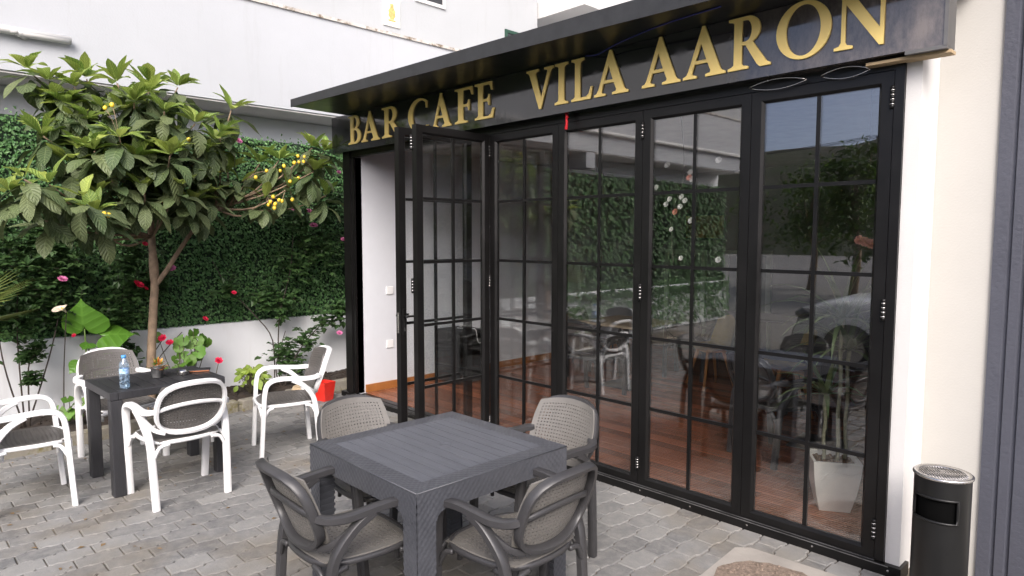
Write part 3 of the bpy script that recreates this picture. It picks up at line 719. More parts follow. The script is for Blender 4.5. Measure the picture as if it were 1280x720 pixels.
# ------------------------------------------------------------------ grey neighbour pilaster at right
gp = thing('grey_pilaster', 'dark grey textured pilaster with vertical grooves at the right edge', 'pilaster', (-.745, 4.075, 0))
m = MB()
prof = [(0, .03), (0, -.03), (.055, -.03), (.062, -.018), (.07, -.018), (.077, -.03), (.115, -.03), (.122, -.018), (.13, -.018), (.137, -.03), (.40, -.03), (.40, .03)]
m.prism(prof, -.04, 6.0); obj('ribbed_panel', m, M['grey_panel'], gp)

# ------------------------------------------------------------------ chairs
def seat_pt(u, v):
    x = .222 * u * math.sqrt(1 - .2 * v * v) * (1 + .05 * v); y = .01 + .222 * v * math.sqrt(1 - .2 * u * u)
    z = .442 - .014 * (1 - u * u) * (1 - v * v) - .03 * max(0, v - .55) ** 2 * 4 * .6
    return Vector((x, y, z))
def back_pt(u, v):
    x = .216 * u * math.sqrt(1 - .26 * v * v); zz = .650 + .173 * v * math.sqrt(1 - .26 * u * u)
    y = -.244 - (zz - .650) * .36 + .042 * u * u - .012
    return Vector((x, y, zz))
def perforated(fn, nu, nv, th, out, margin=2, hole=.95):
    mb = MB(); W, H = 2 * nu + 1, 2 * nv + 1
    # walk a slightly uneven grid so that bars are wider than holes
    def ax(n):
        c = [0.0]; 
        for i in range(2 * n + 1): c.append(c[-1] + (2 - hole if i % 2 == 0 else hole))
        return [2 * q / c[-1] - 1 for q in c]
    au, av = ax(nu), ax(nv); P = []; Q = []
    for j in range(H + 1):
        for i in range(W + 1):
            p = fn(au[i], av[j]); e = 1e-3
            n = (fn(au[i] * .999 + e, av[j]) - fn(au[i] * .999 - e, av[j])).cross(fn(au[i], av[j] * .999 + e) - fn(au[i], av[j] * .999 - e)).normalized() * out
            P.append(p); Q.append(p - n * th)
    keep = lambda i, j: 0 <= i < W and 0 <= j < H and not (i % 2 == 1 and j % 2 == 1 and margin <= i < W - margin and margin <= j < H - margin)
    mb.v = [tuple(p) for p in P + Q]; K = len(P); idx = lambda i, j: j * (W + 1) + i
    def face(f): mb.f.append(f); mb.mi.append(0); mb.smooth.append(False)
    for j in range(H):
        for i in range(W):
            if not keep(i, j): continue
            a, b, c, d = idx(i, j), idx(i + 1, j), idx(i + 1, j + 1), idx(i, j + 1)
            up = (a, b, c, d) if out > 0 else (d, c, b, a)
            face(up); face(tuple(x + K for x in up[::-1]))
            for (di, dj), (p, q) in (((0, -1), (a, b)), ((1, 0), (b, c)), ((0, 1), (c, d)), ((-1, 0), (d, a))):
                if not keep(i + di, j + dj): face((q, p, p + K, q + K) if out > 0 else (p, q, q + K, p + K))
    return mb
def make_chair(label, frame, shell, shell_b, loc, rz, group):
    t = thing('armchair', label, 'chair', loc, rz, group)
    obj('seat', perforated(seat_pt, 18, 18, .008, 1, 2, .85), shell, t)
    obj('backrest', perforated(back_pt, 22, 18, .008, -1, 2, .76), shell_b, t)
    for s in (-1, 1):
        m = MB(); m.sharp = True; p = smooth_path([(s * .248, .232, 0), (s * .257, .218, .22), (s * .262, .205, .44), (s * .266, .196, .54), (s * .267, .178, .602), (s * .266, .135, .634), (s * .264, .06, .643), (s * .262, -.05, .636), (s * .258, -.13, .630), (s * .240, -.195, .633), (s * .205, -.232, .640)], 4)
        m.tube(p, .0235, 8, flat=.0175, up=(1, 0, 0), power=5); obj('front_leg_and_arm', m, frame, t)
        m = MB(); m.sharp = True; p = smooth_path([(s * .228, -.222, 0), (s * .234, -.205, .22), (s * .240, -.185, .42), (s * .250, -.15, .51), (s * .260, -.085, .585), (s * .263, -.01, .628)], 4)
        m.tube(p, .022, 8, flat=.0195, up=(1, 0, 0), power=5); obj('rear_leg', m, frame, t)
        m = MB(); m.sharp = True; p = smooth_path([(s * .258, -.07, .598), (s * .240, -.125, .555), (s * .205, -.175, .51), (s * .15, -.199, .485)], 4)
        m.tube(p, .014, 6, flat=.011, up=(0, 0, 1), power=3); obj('side_stay', m, frame, t)
    m = MB(); m.sharp = True; hp = []
    for k in range(40):
        a = 2 * PI * k / 40; c, s_ = math.cos(a), math.sin(a)
        q = max(abs(c), abs(s_)); u, v = c / q, s_ / q
        r2 = (abs(c) ** 5 + abs(s_) ** 5) ** (-1 / 5); u, v = c * r2, s_ * r2
        p = back_pt(u, v); ctr = back_pt(0, 0); p2 = Vector((p.x * .985, p.y - .031, ctr.z + (p.z - ctr.z) * .985)); hp.append(p2)
    m.loop_tube(hp, .0125, .020, 8, normal=(0, 1, .34), power=5); obj('back_hoop', m, frame, t)
    m = MB(); p = smooth_path([(-.208, -.236, .641), (-.15, -.266, .662), (-.07, -.281, .674), (0, -.285, .677), (.07, -.281, .674), (.15, -.266, .662), (.208, -.236, .641)], 4)
    m.tube(p, .014, 6, flat=.009, up=(0, 0, 1), power=3); obj('back_band', m, frame, t)
    m = MB(); hp = []
    for k in range(36):
        a = 2 * PI * k / 36; c, s_ = math.cos(a), math.sin(a); r2 = (abs(c) ** 5 + abs(s_) ** 5) ** (-1 / 5)
        p = seat_pt(c * r2, s_ * r2); hp.append((p.x * 1.03, (p.y - .01) * 1.02 + .01, .424))
    m.loop_tube(hp, .012, .014, 6, normal=(0, 0, 1))
    for s in (-1, 1):     # curved brackets from seat ring to legs, and the stacking pegs
        m.tube(smooth_path([(s * .15, .232, .412), (s * .21, .226, .400), (s * .247, .218, .335)], 4), .012, 6, flat=.010, power=3)
        m.tube(smooth_path([(s * .13, -.212, .412), (s * .19, -.210, .400), (s * .228, -.204, .33)], 4), .012, 6, flat=.010, power=3)
        m.tube(smooth_path([(s * .236, .13, .412), (s * .246, .17, .400), (s * .255, .205, .335)], 4), .012, 6, flat=.010, power=3)
        m.tube(smooth_path([(s * .226, -.11, .412), (s * .230, -.16, .400), (s * .232, -.19, .335)], 4), .012, 6, flat=.010, power=3)
        m.tube([(s * .17, .16, .43), (s * .17, .16, .345)], .011, 8); m.tube([(s * .17, -.13, .43), (s * .17, -.13, .345)], .011, 8)
    obj('seat_frame', m, frame, t)
    return t
WG = 'white framed armchairs around the black slatted table'; DG = 'charcoal armchairs around the grey woven table'
# white chairs: C (nearest, back to us), A (left edge), B (behind table), D (right of table)
cC = make_chair('white framed armchair with its back to us in front of the black slatted table', M['white_plastic'], M['taupe_dark'], M['taupe_dark'], (-4.80, 1.488, 0), R(90) + .03, WG)
copy_thing(cC, (-5.31, .70, 0), -.055, 'white framed armchair cut by the left edge of the photo, left of the black table')
copy_thing(cC, (-5.93, 1.41, 0), R(-90) + .05, 'white framed armchair behind the black table, against the planting bed')
copy_thing(cC, (-5.184, 2.438, 0), R(180) - .29, 'white framed armchair standing sideways right of the black table, before the red pot')
cE = make_chair('charcoal armchair at the lower left side of the grey woven table, back turned', M['grey_plastic'], M['taupe'], M['taupe'], (-2.58, 1.475, 0), -.05, DG)
copy_thing(cE, (-2.045, 1.985, 0), R(90) + .05, 'charcoal armchair at the lower right side of the grey woven table, back turned')
copy_thing(cE, (-3.07, 1.965, 0), R(-90), 'charcoal armchair facing us at the far left side of the grey woven table')
copy_thing(cE, (-2.475, 2.57, 0), R(180) + .06, 'charcoal armchair facing us between the grey woven table and the glass doors')

# ------------------------------------------------------------------ grey woven table
tw = thing('woven_table', 'square grey plastic table with woven rim and legs in the foreground', 'table', (-2.61, 2.01, 0), -.005)
TH, HW = .72, .452
def weave(a, b, ca=.030, cb=.017):
    p, q = a / ca + b / cb / 2, a / ca - b / cb / 2
    return .0033 * (abs(math.sin(PI * p)) * abs(math.sin(PI * q))) ** .45
def strip(mb, o, ua, ub, n, La, Lb, na, nb_, off=0, mask=None):
    o, ua, ub, n = Vector(o), Vector(ua), Vector(ub), Vector(n); base = len(mb.v)
    for j in range(nb_ + 1):
        for i in range(na + 1):
            a_, b2 = La * i / na, Lb * j / nb_
            mb.v.append(tuple(o + ua * a_ + ub * b2 + n * weave(a_ + off, b2)))
    for j in range(nb_):
        for i in range(na):
            if mask and not mask(La * (i + .5) / na, Lb * (j + .5) / nb_): continue
            q = base + j * (na + 1) + i
            mb.f.append((q, q + 1, q + na + 2, q + na + 1)); mb.mi.append(0); mb.smooth.append(True)
# side sheets: apron plus both legs with rounded inner corners
AP, LW = .098, .098
def side_mask(a, b):     # a across, b from top down
    W = 2 * HW
    lw = LW - .012 * (b / TH)
    if b < AP: return True
    if a < lw or a > W - lw: return True
    r = .055
    for cx in (lw + r, W - lw - r):
        inx = a < cx if cx < W / 2 else a > cx
        if inx and b < AP + r and math.hypot(a - cx, b - AP - r) > r: return True
    return False
m = MB()
for k in range(4):
    an = k * PI / 2; ux = Vector((math.cos(an), math.sin(an), 0)); n = Vector((math.sin(an), -math.cos(an), 0))
    o = -ux * HW + n * HW + Vector((0, 0, TH - .006))
    strip(m, o, ux, (0, 0, -1), n, 2 * HW, TH - .006, 172, 150, 0, side_mask)
obj('woven_sides_and_legs', m, M['weave_grey'], tw)
m = MB()   # inner faces of legs and apron
for sx in (-1, 1):
    for sy in (-1, 1):
        x0, x1 = sorted((sx * (HW - .004), sx * (HW - LW + .012))); y0, y1 = sorted((sy * (HW - .004), sy * (HW - LW + .012)))
        lm = MB(); cx, cy2 = (x0 + x1) / 2, (y0 + y1) / 2
        for z in range(40):
            z0 = z * .0155; b1 = .004 * (z % 2)
            lm.box((x0 + (b1 if sx > 0 else 0), y0 + (b1 if sy > 0 else 0), z0), (x1 - (b1 if sx < 0 else 0), y1 - (b1 if sy < 0 else 0), z0 + .0155))
        obj('leg_core', lm, M['weave_grey'], tw)
for k in range(4):
    an = k * PI / 2; c, s_ = math.cos(an), math.sin(an); q = MB(); q.box((-HW + .09, HW - .03, TH - AP + .004), (HW - .09, HW - .004, TH - .03)); m.add([(c * x - s_ * y, s_ * x + c * y, z) for x, y, z in q.v], q.f)
obj('apron_lining', m, M['weave_grey'], tw)
m = MB(); B = .088
for k in range(4):
    an = k * PI / 2; ux = Vector((math.cos(an), math.sin(an), 0)); n = Vector((math.sin(an), -math.cos(an), 0))
    o = -ux * HW + n * HW + Vector((0, 0, TH - .004))
    strip(m, o, ux, -n, (0, 0, 1), 2 * HW, B, 172, 20, 0, lambda a, b: a > b - .003 and a < 2 * HW - b + .003)
    m.tube([o + Vector((0, 0, -.001)), o + ux * 2 * HW + Vector((0, 0, -.001))], .0035, 6)
obj('woven_rim', m, M['weave_grey'], tw)
m = MB(); I = HW - B; m.box((-I - .006, -I - .006, TH - .02), (I + .006, I + .006, TH - .0035))
nS = 11
for k in range(nS):
    w = 2 * I / nS; m.box((-I, -I + k * w + .0022, TH - .0033), (I, -I + (k + 1) * w - .0022, TH - .0018))
tp = obj('table_top', m, M['top_grey'], tw)
m = MB(); m.lathe([(.030, -.002), (.030, .0022), (.026, .0022), (.025, .001), (0.001, .001)], 24, (.02, .03, TH - .002), cap=False); obj('parasol_plug', m, M['top_grey'], tp)

# ------------------------------------------------------------------ black slatted table
ts = thing('slatted_table', 'small black slatted plastic table between the white armchairs', 'table', (-5.30, 1.498, 0), .03)
SX, SYh, SH = .302, .380, .715
m = MB(); b = .052
m.box((-SX, -SYh, SH - .055), (SX, -SYh + b, SH), 0, .004); m.box((-SX, SYh - b, SH - .055), (SX, SYh, SH), 0, .004)
m.box((-SX, -SYh + b, SH - .055), (-SX + b, SYh - b, SH - .001), 0, .004); m.box((SX - b, -SYh + b, SH - .055), (SX, SYh - b, SH - .001), 0, .004)
obj('table_frame', m, M['slat_black'], ts)
ns = 8; w = (2 * SYh - 2 * b) / ns; q = MB(); q.box((-SX + b + .001, .005, SH - .022), (SX - b - .001, w - .005, SH - .0015), 0, .003); SLm = q.mesh('slat', M['slat_black'])
for k in range(ns): link('slat', SLm, ts, (0, -SYh + b + k * w, 0))
q = MB(); q.box((-.037, -.037, 0), (.037, .037, SH - .056), 0, .005); LGm = q.mesh('leg', M['slat_black'])
for sx in (-1, 1):
    for sy in (-1, 1): link('leg', LGm, ts, (sx * (SX - .038), sy * (SYh - .04), 0))
q = MB(); q.box((-.05, -.33, SH - .045), (.05, .33, SH - .0225)); obj('under_rail', q, M['slat_black'], ts)

# things on the black table
bt = thing('water_bottle', 'clear plastic water bottle with blue cap on the black slatted table', 'bottle', (-5.095, 1.245, .7155))
pf = [(.026, 0), (.031, .004), (.0315, .05), (.0295, .06), (.0315, .07), (.0315, .095), (.0300, .10), (.0300, .138), (.0315, .143), (.030, .165), (.022, .188), (.0135, .202), (.0135, .214)]
m = MB(); m.lathe(pf, 18); obj('bottle_body', m, M['pet'], bt)
m = MB(); m.lathe([(r_ - .0015, z + .001) for r_, z in pf[:9]], 18); obj('water', m, M['water'], bt)
m = MB(); m.lathe([(.0315, .102), (.0315, .136)], 18, cap=False); obj('bottle_label', m, M['bottle_label'], bt)
m = MB(); m.lathe([(.0155, .206), (.0155, .224), (.013, .226)], 14); obj('bottle_cap', m, M['bottle_cap'], bt)
pt = thing('flower_cup', 'small black nursery pot with red and yellow flowers on the black slatted table', 'potted plant', (-5.315, 1.515, .7155))
m = MB(); m.lathe([(.033, 0), (.036, .004), (.045, .068), (.047, .07), (.047, .077), (.042, .077), (.040, .06), (.001, .06)], 16, cap=False); obj('pot', m, simple('thin_black_pot', (.05, .05, .05), .3, var=.5, scale=20, c2=(.2, .2, .2)), pt)
rf = random.Random(4); m = MB(); m2 = MB()
for k in range(60):
    a, e = rf.uniform(0, 6.28), rf.uniform(.1, 1.4); L = rf.uniform(.04, .095); d_ = Vector((math.cos(a) * math.cos(e), math.sin(a) * math.cos(e), math.sin(e)))
    leaf_quad(m if rf.random() < .45 else m2, Vector((0, 0, .06)) + d_ * L * .6, d_ + Vector((0, 0, rf.uniform(-.6, .2))), (0, 0, 1), L * .55, .008)
obj('leaves', m, M['geranium_leaf'], pt); obj('flowers', m2, simple('fire_petals', (.62, .05, .03), .6, var=.3, scale=35, c2=(.75, .45, .05)), pt)
ah = thing('ashtray', 'round shiny steel ashtray on the black slatted table', 'ashtray', (-5.29, 1.685, .7155))
m = MB(); m.lathe([(.041, 0), (.044, .003), (.044, .026), (.046, .030), (.042, .030), (.040, .008), (.001, .006)], 20, cap=False); obj('bowl', m, M['chrome'], ah)
bf = thing('bill_folder', 'flat black folder with a copper edge lying beside the ashtray', 'folder', (-5.36, 1.80, .7155), 1.15)
m = MB(); m.box((-.10, -.05, .003), (.10, .05, .016), 0, .003); obj('cover', m, M['slat_black'], bf)
m = MB(); m.box((-.098, -.0545, .004), (.098, -.0502, .012)); obj('edge_strip', m, M['copper_edge'], bf)

# ------------------------------------------------------------------ litter bin with ashtray top
CB = Vector((-.775, 3.455, 0)); CR = .112; CHt = .682
bn = thing('litter_bin', 'black cylindrical litter bin with steel ashtray grille by the white wall', 'bin', CB)
m = MB(); nA = 48
a_mid = math.atan2(-CB.y, -CB.x) - .32; a_half = .82
zs_ = [0, .02, .30, .495, .505, .60, .61, CHt]
def inslot(j, k):
    a = (2 * PI * (j + .5) / nA - a_mid + PI) % (2 * PI) - PI
    return abs(a) < a_half and 3 <= k <= 4
vs = [(CR * math.cos(2 * PI * j / nA), CR * math.sin(2 * PI * j / nA), z) for z in zs_ for j in range(nA)]
m.add(vs, [(k * nA + j, k * nA + (j + 1) % nA, (k + 1) * nA + (j + 1) % nA, (k + 1) * nA + j) for k in range(len(zs_) - 1) for j in range(nA) if not inslot(j, k)], 0, True)
obj('body', m, M['can'], bn)
m = MB(); m.lathe([(.001, .012), (CR - .012, .012), (CR - .012, CHt - .03)], 32, cap=False); obj('liner', m, M['dark_void'], bn)
m = MB(); js = [j for j in range(nA) if inslot(j, 3)]; a0 = 2 * PI * js[0] / nA if abs(js[0] - js[-1]) < nA / 2 else None
aa = sorted(((2 * PI * j / nA - a_mid + PI) % (2 * PI) - PI) for j in js); a0, a1 = a_mid + aa[0], a_mid + aa[-1] + 2 * PI / nA
lp = [(a0 + (a1 - a0) * t / 12, .496) for t in range(13)] + [(a1, .496 + .104 * t / 4) for t in range(1, 4)] + [(a1 + (a0 - a1) * t / 12, .600) for t in range(13)] + [(a0, .600 - .104 * t / 4) for t in range(1, 4)]
m.tube([(CR * 1.005 * math.cos(a), CR * 1.005 * math.sin(a), z) for a, z in lp] + [(CR * 1.005 * math.cos(lp[0][0]), CR * 1.005 * math.sin(lp[0][0]), lp[0][1])], .006, 6); obj('slot_rim', m, M['can'], bn)
m = MB(); m.lathe([(CR - .004, CHt - .004), (CR + .006, CHt), (CR + .007, CHt + .008), (CR + .001, CHt + .013), (CR - .016, CHt + .009), (CR - .02, CHt + .002)], 40, cap=False); obj('top_ring', m, M['chrome'], bn)
m = MB(); m.lathe([(.001, CHt - .022), (CR - .006, CHt - .022)], 32, cap=False); obj('sand_tray', m, M['dark_void'], bn)
m = MB(); rg = CR - .018
for k in range(17):
    o = -rg + (k + .5) * 2 * rg / 17; h_ = math.sqrt(max(0, rg * rg - o * o)); c, s_ = math.cos(.6), math.sin(.6)
    m.tube([(c * o - s_ * t, s_ * o + c * t, CHt + .004) for t in (-h_, h_)], .0038, 6)
for t in (-.06, -.012, .012, .06):
    h_ = math.sqrt(rg * rg - t * t); m.tube([(c * q_ - s_ * t, s_ * q_ + c * t, CHt + .002) for q_ in (-h_, h_)], .003, 6)
obj('grille', m, M['chrome'], bn)

# pots on the paving by the planting bed
rpz = thing('red_pot', 'square bright red plastic pot beside the planting bed kerb', 'pot', (-6.50, 3.49, 0), .3)
m = MB()
def sqpot(mb, b, t, h, th=.006):
    ring = lambda r, z: [(-r, -r, z), (r, -r, z), (r, r, z), (-r, r, z)]
    vs = ring(b, 0) + ring(t, h) + ring(t - th, h) + ring(b - th, .01)
    fs = [(3, 2, 1, 0)] + [(k * 4 + i, k * 4 + (i + 1) % 4, k * 4 + 4 + (i + 1) % 4, k * 4 + 4 + i) for k in range(3) for i in range(4)] + [(12, 13, 14, 15)]
    mb.add(vs, fs)
sqpot(m, .060, .082, .20); obj('pot', m, M['red_plastic'], rpz)
m = MB(); m.box((-.058, -.058, .02), (.058, .058, .165)); obj('soil', m, M['soil'], rpz)
mp_ = thing('stone_pot', 'low mottled ochre pot behind the white armchair, beside the red pot', 'pot', (-6.62, 3.30, 0))
m = MB(); m.lathe([(.07, 0), (.115, .05), (.125, .11), (.10, .16), (.085, .17), (.08, .16), (.001, .14)], 14, cap=False); obj('pot', m, M['terracotta'], mp_)

# ------------------------------------------------------------------ plants
def leaf_mesh(L, W, droop, fold, name, mat, n=6, tipw=.5, wav=.05):
    """leaf along +Y from the origin, upper side +Z; widest at tipw"""
    mb = MB(); mb.uv = []
    for i in range(n + 1):
        t = i / n
        w = W * (math.sin(PI * t ** (math.log(.5) / math.log(tipw))) ** .8 if 0 < t < 1 else .02)
        ang = droop * t; y = L * (math.sin(droop * t) / droop if droop else t); z = -L * ((1 - math.cos(droop * t)) / droop if droop else 0)
        for s in (-1, -.5, 0, .5, 1):
            mb.v.append((s * w, y, z + abs(s) * w * fold + wav * W * math.sin(11 * t + s) * s)); mb.uv.append((.5 + s * .5, t))
    for i in range(n):
        for k in range(4): mb.f.append((i * 5 + k, i * 5 + k + 1, i * 5 + k + 6, i * 5 + k + 5)); mb.mi.append(0); mb.smooth.append(True)
    return mb, mb.mesh(name, mat)
def frame_mat(p, d, up, sc=1):
    d = Vector(d).normalized(); up = Vector(up); z = (up - d * up.dot(d))
    if z.length < 1e-3: z = Vector((1, 0, 0)) - d * d.x
    z.normalize(); x = d.cross(z)
    return Matrix(((x.x * sc, d.x * sc, z.x * sc, p[0]), (x.y * sc, d.y * sc, z.y * sc, p[1]), (x.z * sc, d.z * sc, z.z * sc, p[2]), (0, 0, 0, 1)))
def add_leaf(mb, src, mt):
    if mb.uv is None: mb.uv = []
    o = len(mb.v); mb.v.extend([tuple(mt @ Vector(v)) for v in src.v]); mb.uv.extend(src.uv)
    for f in src.f: mb.f.append(tuple(i + o for i in f)); mb.mi.append(0); mb.smooth.append(True)

# --- loquat tree
ROS = [(-6.7, 1.04, 3.08), (-6.6, 1.16, 2.99), (-6.6, 1.33, 2.98), (-6.5, 1.23, 2.8), (-6.4, 1.07, 2.53), (-6.9, 1.49, 3.12), (-6.6, 1.65, 3.06), (-6.7, 1.94, 3.1), (-6.8, 2.21, 3.14), (-6.3, 1.7, 2.86), (-6.2, 1.9, 2.8), (-6.3, 2.18, 2.74), (-6.7, 2.66, 2.97), (-6.6, 2.51, 2.72), (-5.9, 0.86, 2.15), (-6.0, 0.79, 1.94), (-6.2, 1.06, 2.14), (-5.9, 1.22, 1.91), (-6.2, 1.37, 2.42), (-6.4, 1.24, 2.33), (-6.1, 1.53, 2.52), (-6.2, 1.68, 2.38), (-6.1, 1.9, 2.42), (-6.4, 2.25, 2.48), (-6.3, 1.51, 2.21), (-6.2, 1.72, 2.12), (-6.2, 1.98, 2.16), (-6.1, 1.33, 1.78), (-6.2, 1.04, 1.80), (-6.4, 2.16, 1.93), (-6.5, 2.35, 2.02), (-6.7, 2.73, 2.27), (-6.7, 2.97, 2.12), (-6.8, 3.18, 2.54), (-6.6, 3.18, 2.24), (-6.7, 3.51, 2.69), (-6.6, 3.47, 2.43), (-6.7, 3.66, 2.19), (-6.8, 3.7, 2.67), (-6.9, 3.02, 2.5), (-6.7, 2.61, 2.38), (-6.5, 1.67, 1.98), (-6.5, 1.92, 1.95), (-6.5, 1.31, 2.63), (-6.5, 1.52, 2.79), (-6.5, 2.33, 2.27), (-6.45, 2.0, 2.58), (-6.8, 1.75, 2.9), (-6.8, 2.0, 2.75), (-6.45, 1.42, 2.02), (-6.6, 1.9, 2.25), (-6.5, 1.72, 2.6), (-6.7, 1.5, 2.5)]
tree = thing('loquat_tree', 'loquat tree with big ribbed leaves and yellow fruit behind the black table', 'tree', (-6.95, 1.93, .06))
OT = Vector((-6.95, 1.93, .06))
m = MB()
trunk_p = smooth_path([Vector(p) - OT for p in ((-6.95, 1.92, -.02), (-6.955, 1.93, .5), (-6.93, 1.965, 1.1), (-6.94, 1.985, 1.31), (-6.95, 1.975, 1.8), (-6.90, 1.96, 2.15), (-6.86, 1.95, 2.5))], 5)
m.tube(trunk_p, [.044 + .008 * (i in (16, 17)) - .018 * i / len(trunk_p) for i in range(len(trunk_p))], 10)
m.lathe([(.06, -.02), (.05, .03), (.044, .10)], 10, trunk_p[0])
obj('trunk', m, M['bark'], tree)
hubs = [(-6.95, 1.975, 1.75), (-6.93, 1.97, 1.95), (-6.88, 1.95, 2.2), (-6.86, 1.95, 2.5)]
fork = [(-6.94, 1.985, 1.28), (-6.90, 2.08, 1.42), (-6.85, 2.19, 1.62), (-6.78, 2.33, 1.85), (-6.75, 2.5, 2.02)]
limbs = MB(); limbs.tube(smooth_path([Vector(p) - OT for p in fork], 4), .026, 8, r1=.016)
rt = random.Random(21)
for p in ROS:
    p = Vector(p)
    if p.y > 2.45 or (p.y > 2.1 and p.z < 2.1): h_ = Vector(fork[-1]) if p.y > 2.3 else Vector(fork[-2])
    else: h_ = min((Vector(q) for q in hubs), key=lambda q: abs(q.z - (p.z - .35)) + (q - p).length * .2)
    mid = h_.lerp(p, .55) + Vector((rt.uniform(-.05, .05), rt.uniform(-.05, .05), -.10 + rt.uniform(-.03, .05)))
    limbs.tube(smooth_path([h_ - OT, mid - OT, p - OT], 4), .013, 5, r1=.006)
obj('limbs', limbs, M['bark'], tree)
YT, OL = [], []
for k in range(6):
    YT.append(leaf_mesh(1, .15 + .012 * k, [.15, .35, .6, .85, 1.1, .5][k], [.35, .2, .28, .4, .15, .5][k], 'leaf', M['loquat_young'], 6, .52 + .02 * (k % 4), .05 + .05 * (k % 3)))
    OL.append(leaf_mesh(1, .17 + .012 * k, [.3, .6, .9, 1.2, 1.6, .75][k], [.3, .12, .2, .05, .25, -.12][k], 'leaf', M['loquat_old'], 6, .52 + .02 * (k % 4), .05 + .06 * (k % 3)))
cands = []
TC = Vector((-6.6, 1.9, 2.2))
_ex = random.Random(77)
for k in range(26):
    q = Vector(ROS[_ex.randrange(len(ROS))]); q2 = Vector(ROS[_ex.randrange(len(ROS))])
    if (q - q2).length < 1.1: ROS.append(tuple(q.lerp(q2, .5) + Vector((_ex.uniform(-.15, .12), _ex.uniform(-.1, .1), _ex.uniform(-.1, .12)))))
for p in ROS:
    p = Vector(p); outw = (p - TC); outw.z *= .4
    outw = outw.normalized() if outw.length > .05 else Vector((1, 0, 0))
    toc = Vector((.85, -.25, 0)); axis = (Vector((0, 0, 1)) + outw * .35 + toc * .15).normalized()
    low = p.z < 2.3
    if p.z < 2.05: p = p + Vector((0, 0, .12))
    ny, no = (rt.randint(8, 11) if p.z > 2.35 else rt.randint(5, 8)), rt.randint(10, 13)
    if low and rt.random() < .5: ny = 3
    a0 = rt.uniform(0, 6.28)
    for k in range(ny + no):
        yng = k < ny
        a = a0 + k * 2.4 + rt.uniform(-.3, .3)
        el = rt.uniform(.35, 1.15) if yng else rt.uniform(-.75 if low else -1.0, .35)
        side = Vector((math.cos(a), math.sin(a), 0)); d_ = (side * math.cos(el) + axis * math.sin(el)).normalized()
        if p.x < -6.85 and d_.x < -.5: d_.x *= -1
        L = rt.uniform(.17, .26) if yng else rt.uniform(.22, .33)
        base = p + axis * (.02 if yng else -.03 - .10 * rt.random()) + side * .012
        cands.append((frame_mat(base, d_, axis + Vector((0, 0, .6)), L), yng, rt.randrange(6), base))
def keyf(c):
    q = cam.matrix_world.inverted() @ c[3]
    return -q.z + (0 if c[3].x > -6.55 else .8) + rt.uniform(0, .7) - (.3 if c[1] else 0)
cands.sort(key=keyf); fol = {True: MB(), False: MB()}
for i, (mt, yng, k, base) in enumerate(cands):
    src, me = (YT if yng else OL)[k]
    mt2 = Matrix.Translation(-OT) @ mt
    if i < 300:
        o = link('leaf', me, tree); o.matrix_local = mt2
    else: add_leaf(fol[yng], src, mt2)
tag(obj('young_foliage', fol[True], M['loquat_young'], tree), kind='stuff'); tag(obj('mature_foliage', fol[False], M['loquat_old'], tree), kind='stuff')
FR = [(-6.45, 3.22, 2.56), (-6.45, 3.18, 2.49), (-6.45, 3.23, 2.5), (-6.45, 3.29, 2.56), (-6.45, 3.07, 2.45), (-6.45, 3.03, 2.4), (-6.45, 2.78, 2.32), (-6.45, 2.89, 2.39), (-6.45, 2.92, 2.09), (-6.45, 2.97, 2.07), (-6.45, 3.01, 2.11), (-6.45, 2.95, 2.14), (-6.45, 2.9, 2.06), (-6.45, 3.22, 2.34), (-6.45, 3.13, 2.3), (-6.12, 1.49, 2.79), (-6.12, 1.44, 2.76), (-6.0, 2.02, 2.56), (-5.85, 1.34, 1.92), (-5.85, 1.37, 1.91), (-6.45, 3.15, 2.12), (-6.45, 2.96, 2.03), (-6.45, 3.04, 2.1), (-6.45, 3.28, 2.51)]
m = MB(); m.lathe([(.003, -.024), (.013, -.021), (.020, -.008), (.0205, .006), (.014, .019), (.004, .023)], 10); FM = m.mesh('fruit', M['fruit'])
tw_ = MB()
for p in FR:
    o = link('fruit', FM, tree, Vector(p) - OT, (rt.uniform(-.5, .5), rt.uniform(-.5, .5), 0)); o.scale = [rt.uniform(.72, .95)] * 3
    q = min(ROS, key=lambda r_: (Vector(r_) - Vector(p)).length); tw_.tube([Vector(p) - OT, Vector(p).lerp(Vector(q), .4) - OT + Vector((0, 0, .03)), Vector(q) - OT], .003, 4)
tag(obj('fruit_stalks', tw_, M['bark'], tree), kind='stuff')

# --- roses: canes, leaflets, blooms
def rose_bloom(mat, s):
    mb = MB(); rr_ = random.Random(int(s * 1e5))
    for ring, (n, tilt, L) in enumerate(((4, 1.45, .55), (5, 1.25, .68), (6, 1.0, .82), (7, .62, .92))):
        for k in range(n):
            a = 2 * PI * k / n + ring * .5 + rr_.uniform(-.15, .15); side = Vector((math.cos(a), math.sin(a), 0)); d_ = side * math.cos(tilt) + Vector((0, 0, 1)) * math.sin(tilt); t_ = Vector((-side.y, side.x, 0)); n_2 = d_.cross(t_)
            b0 = side * .06 * s; l_ = L * s; w = .42 * l_
            q = [b0 - t_ * w * .4, b0 + t_ * w * .4, b0 + d_ * l_ * .6 + t_ * w, b0 + d_ * l_ + t_ * w * .5 - n_2 * l_ * .1, b0 + d_ * l_ - t_ * w * .5 - n_2 * l_ * .1, b0 + d_ * l_ * .6 - t_ * w, b0 + d_ * l_ * .6 + n_2 * l_ * .12]
            mb.add(q, [(0, 1, 6), (1, 2, 6), (2, 3, 6), (3, 4, 6), (4, 5, 6), (5, 0, 6)], 0, True)
    return mb
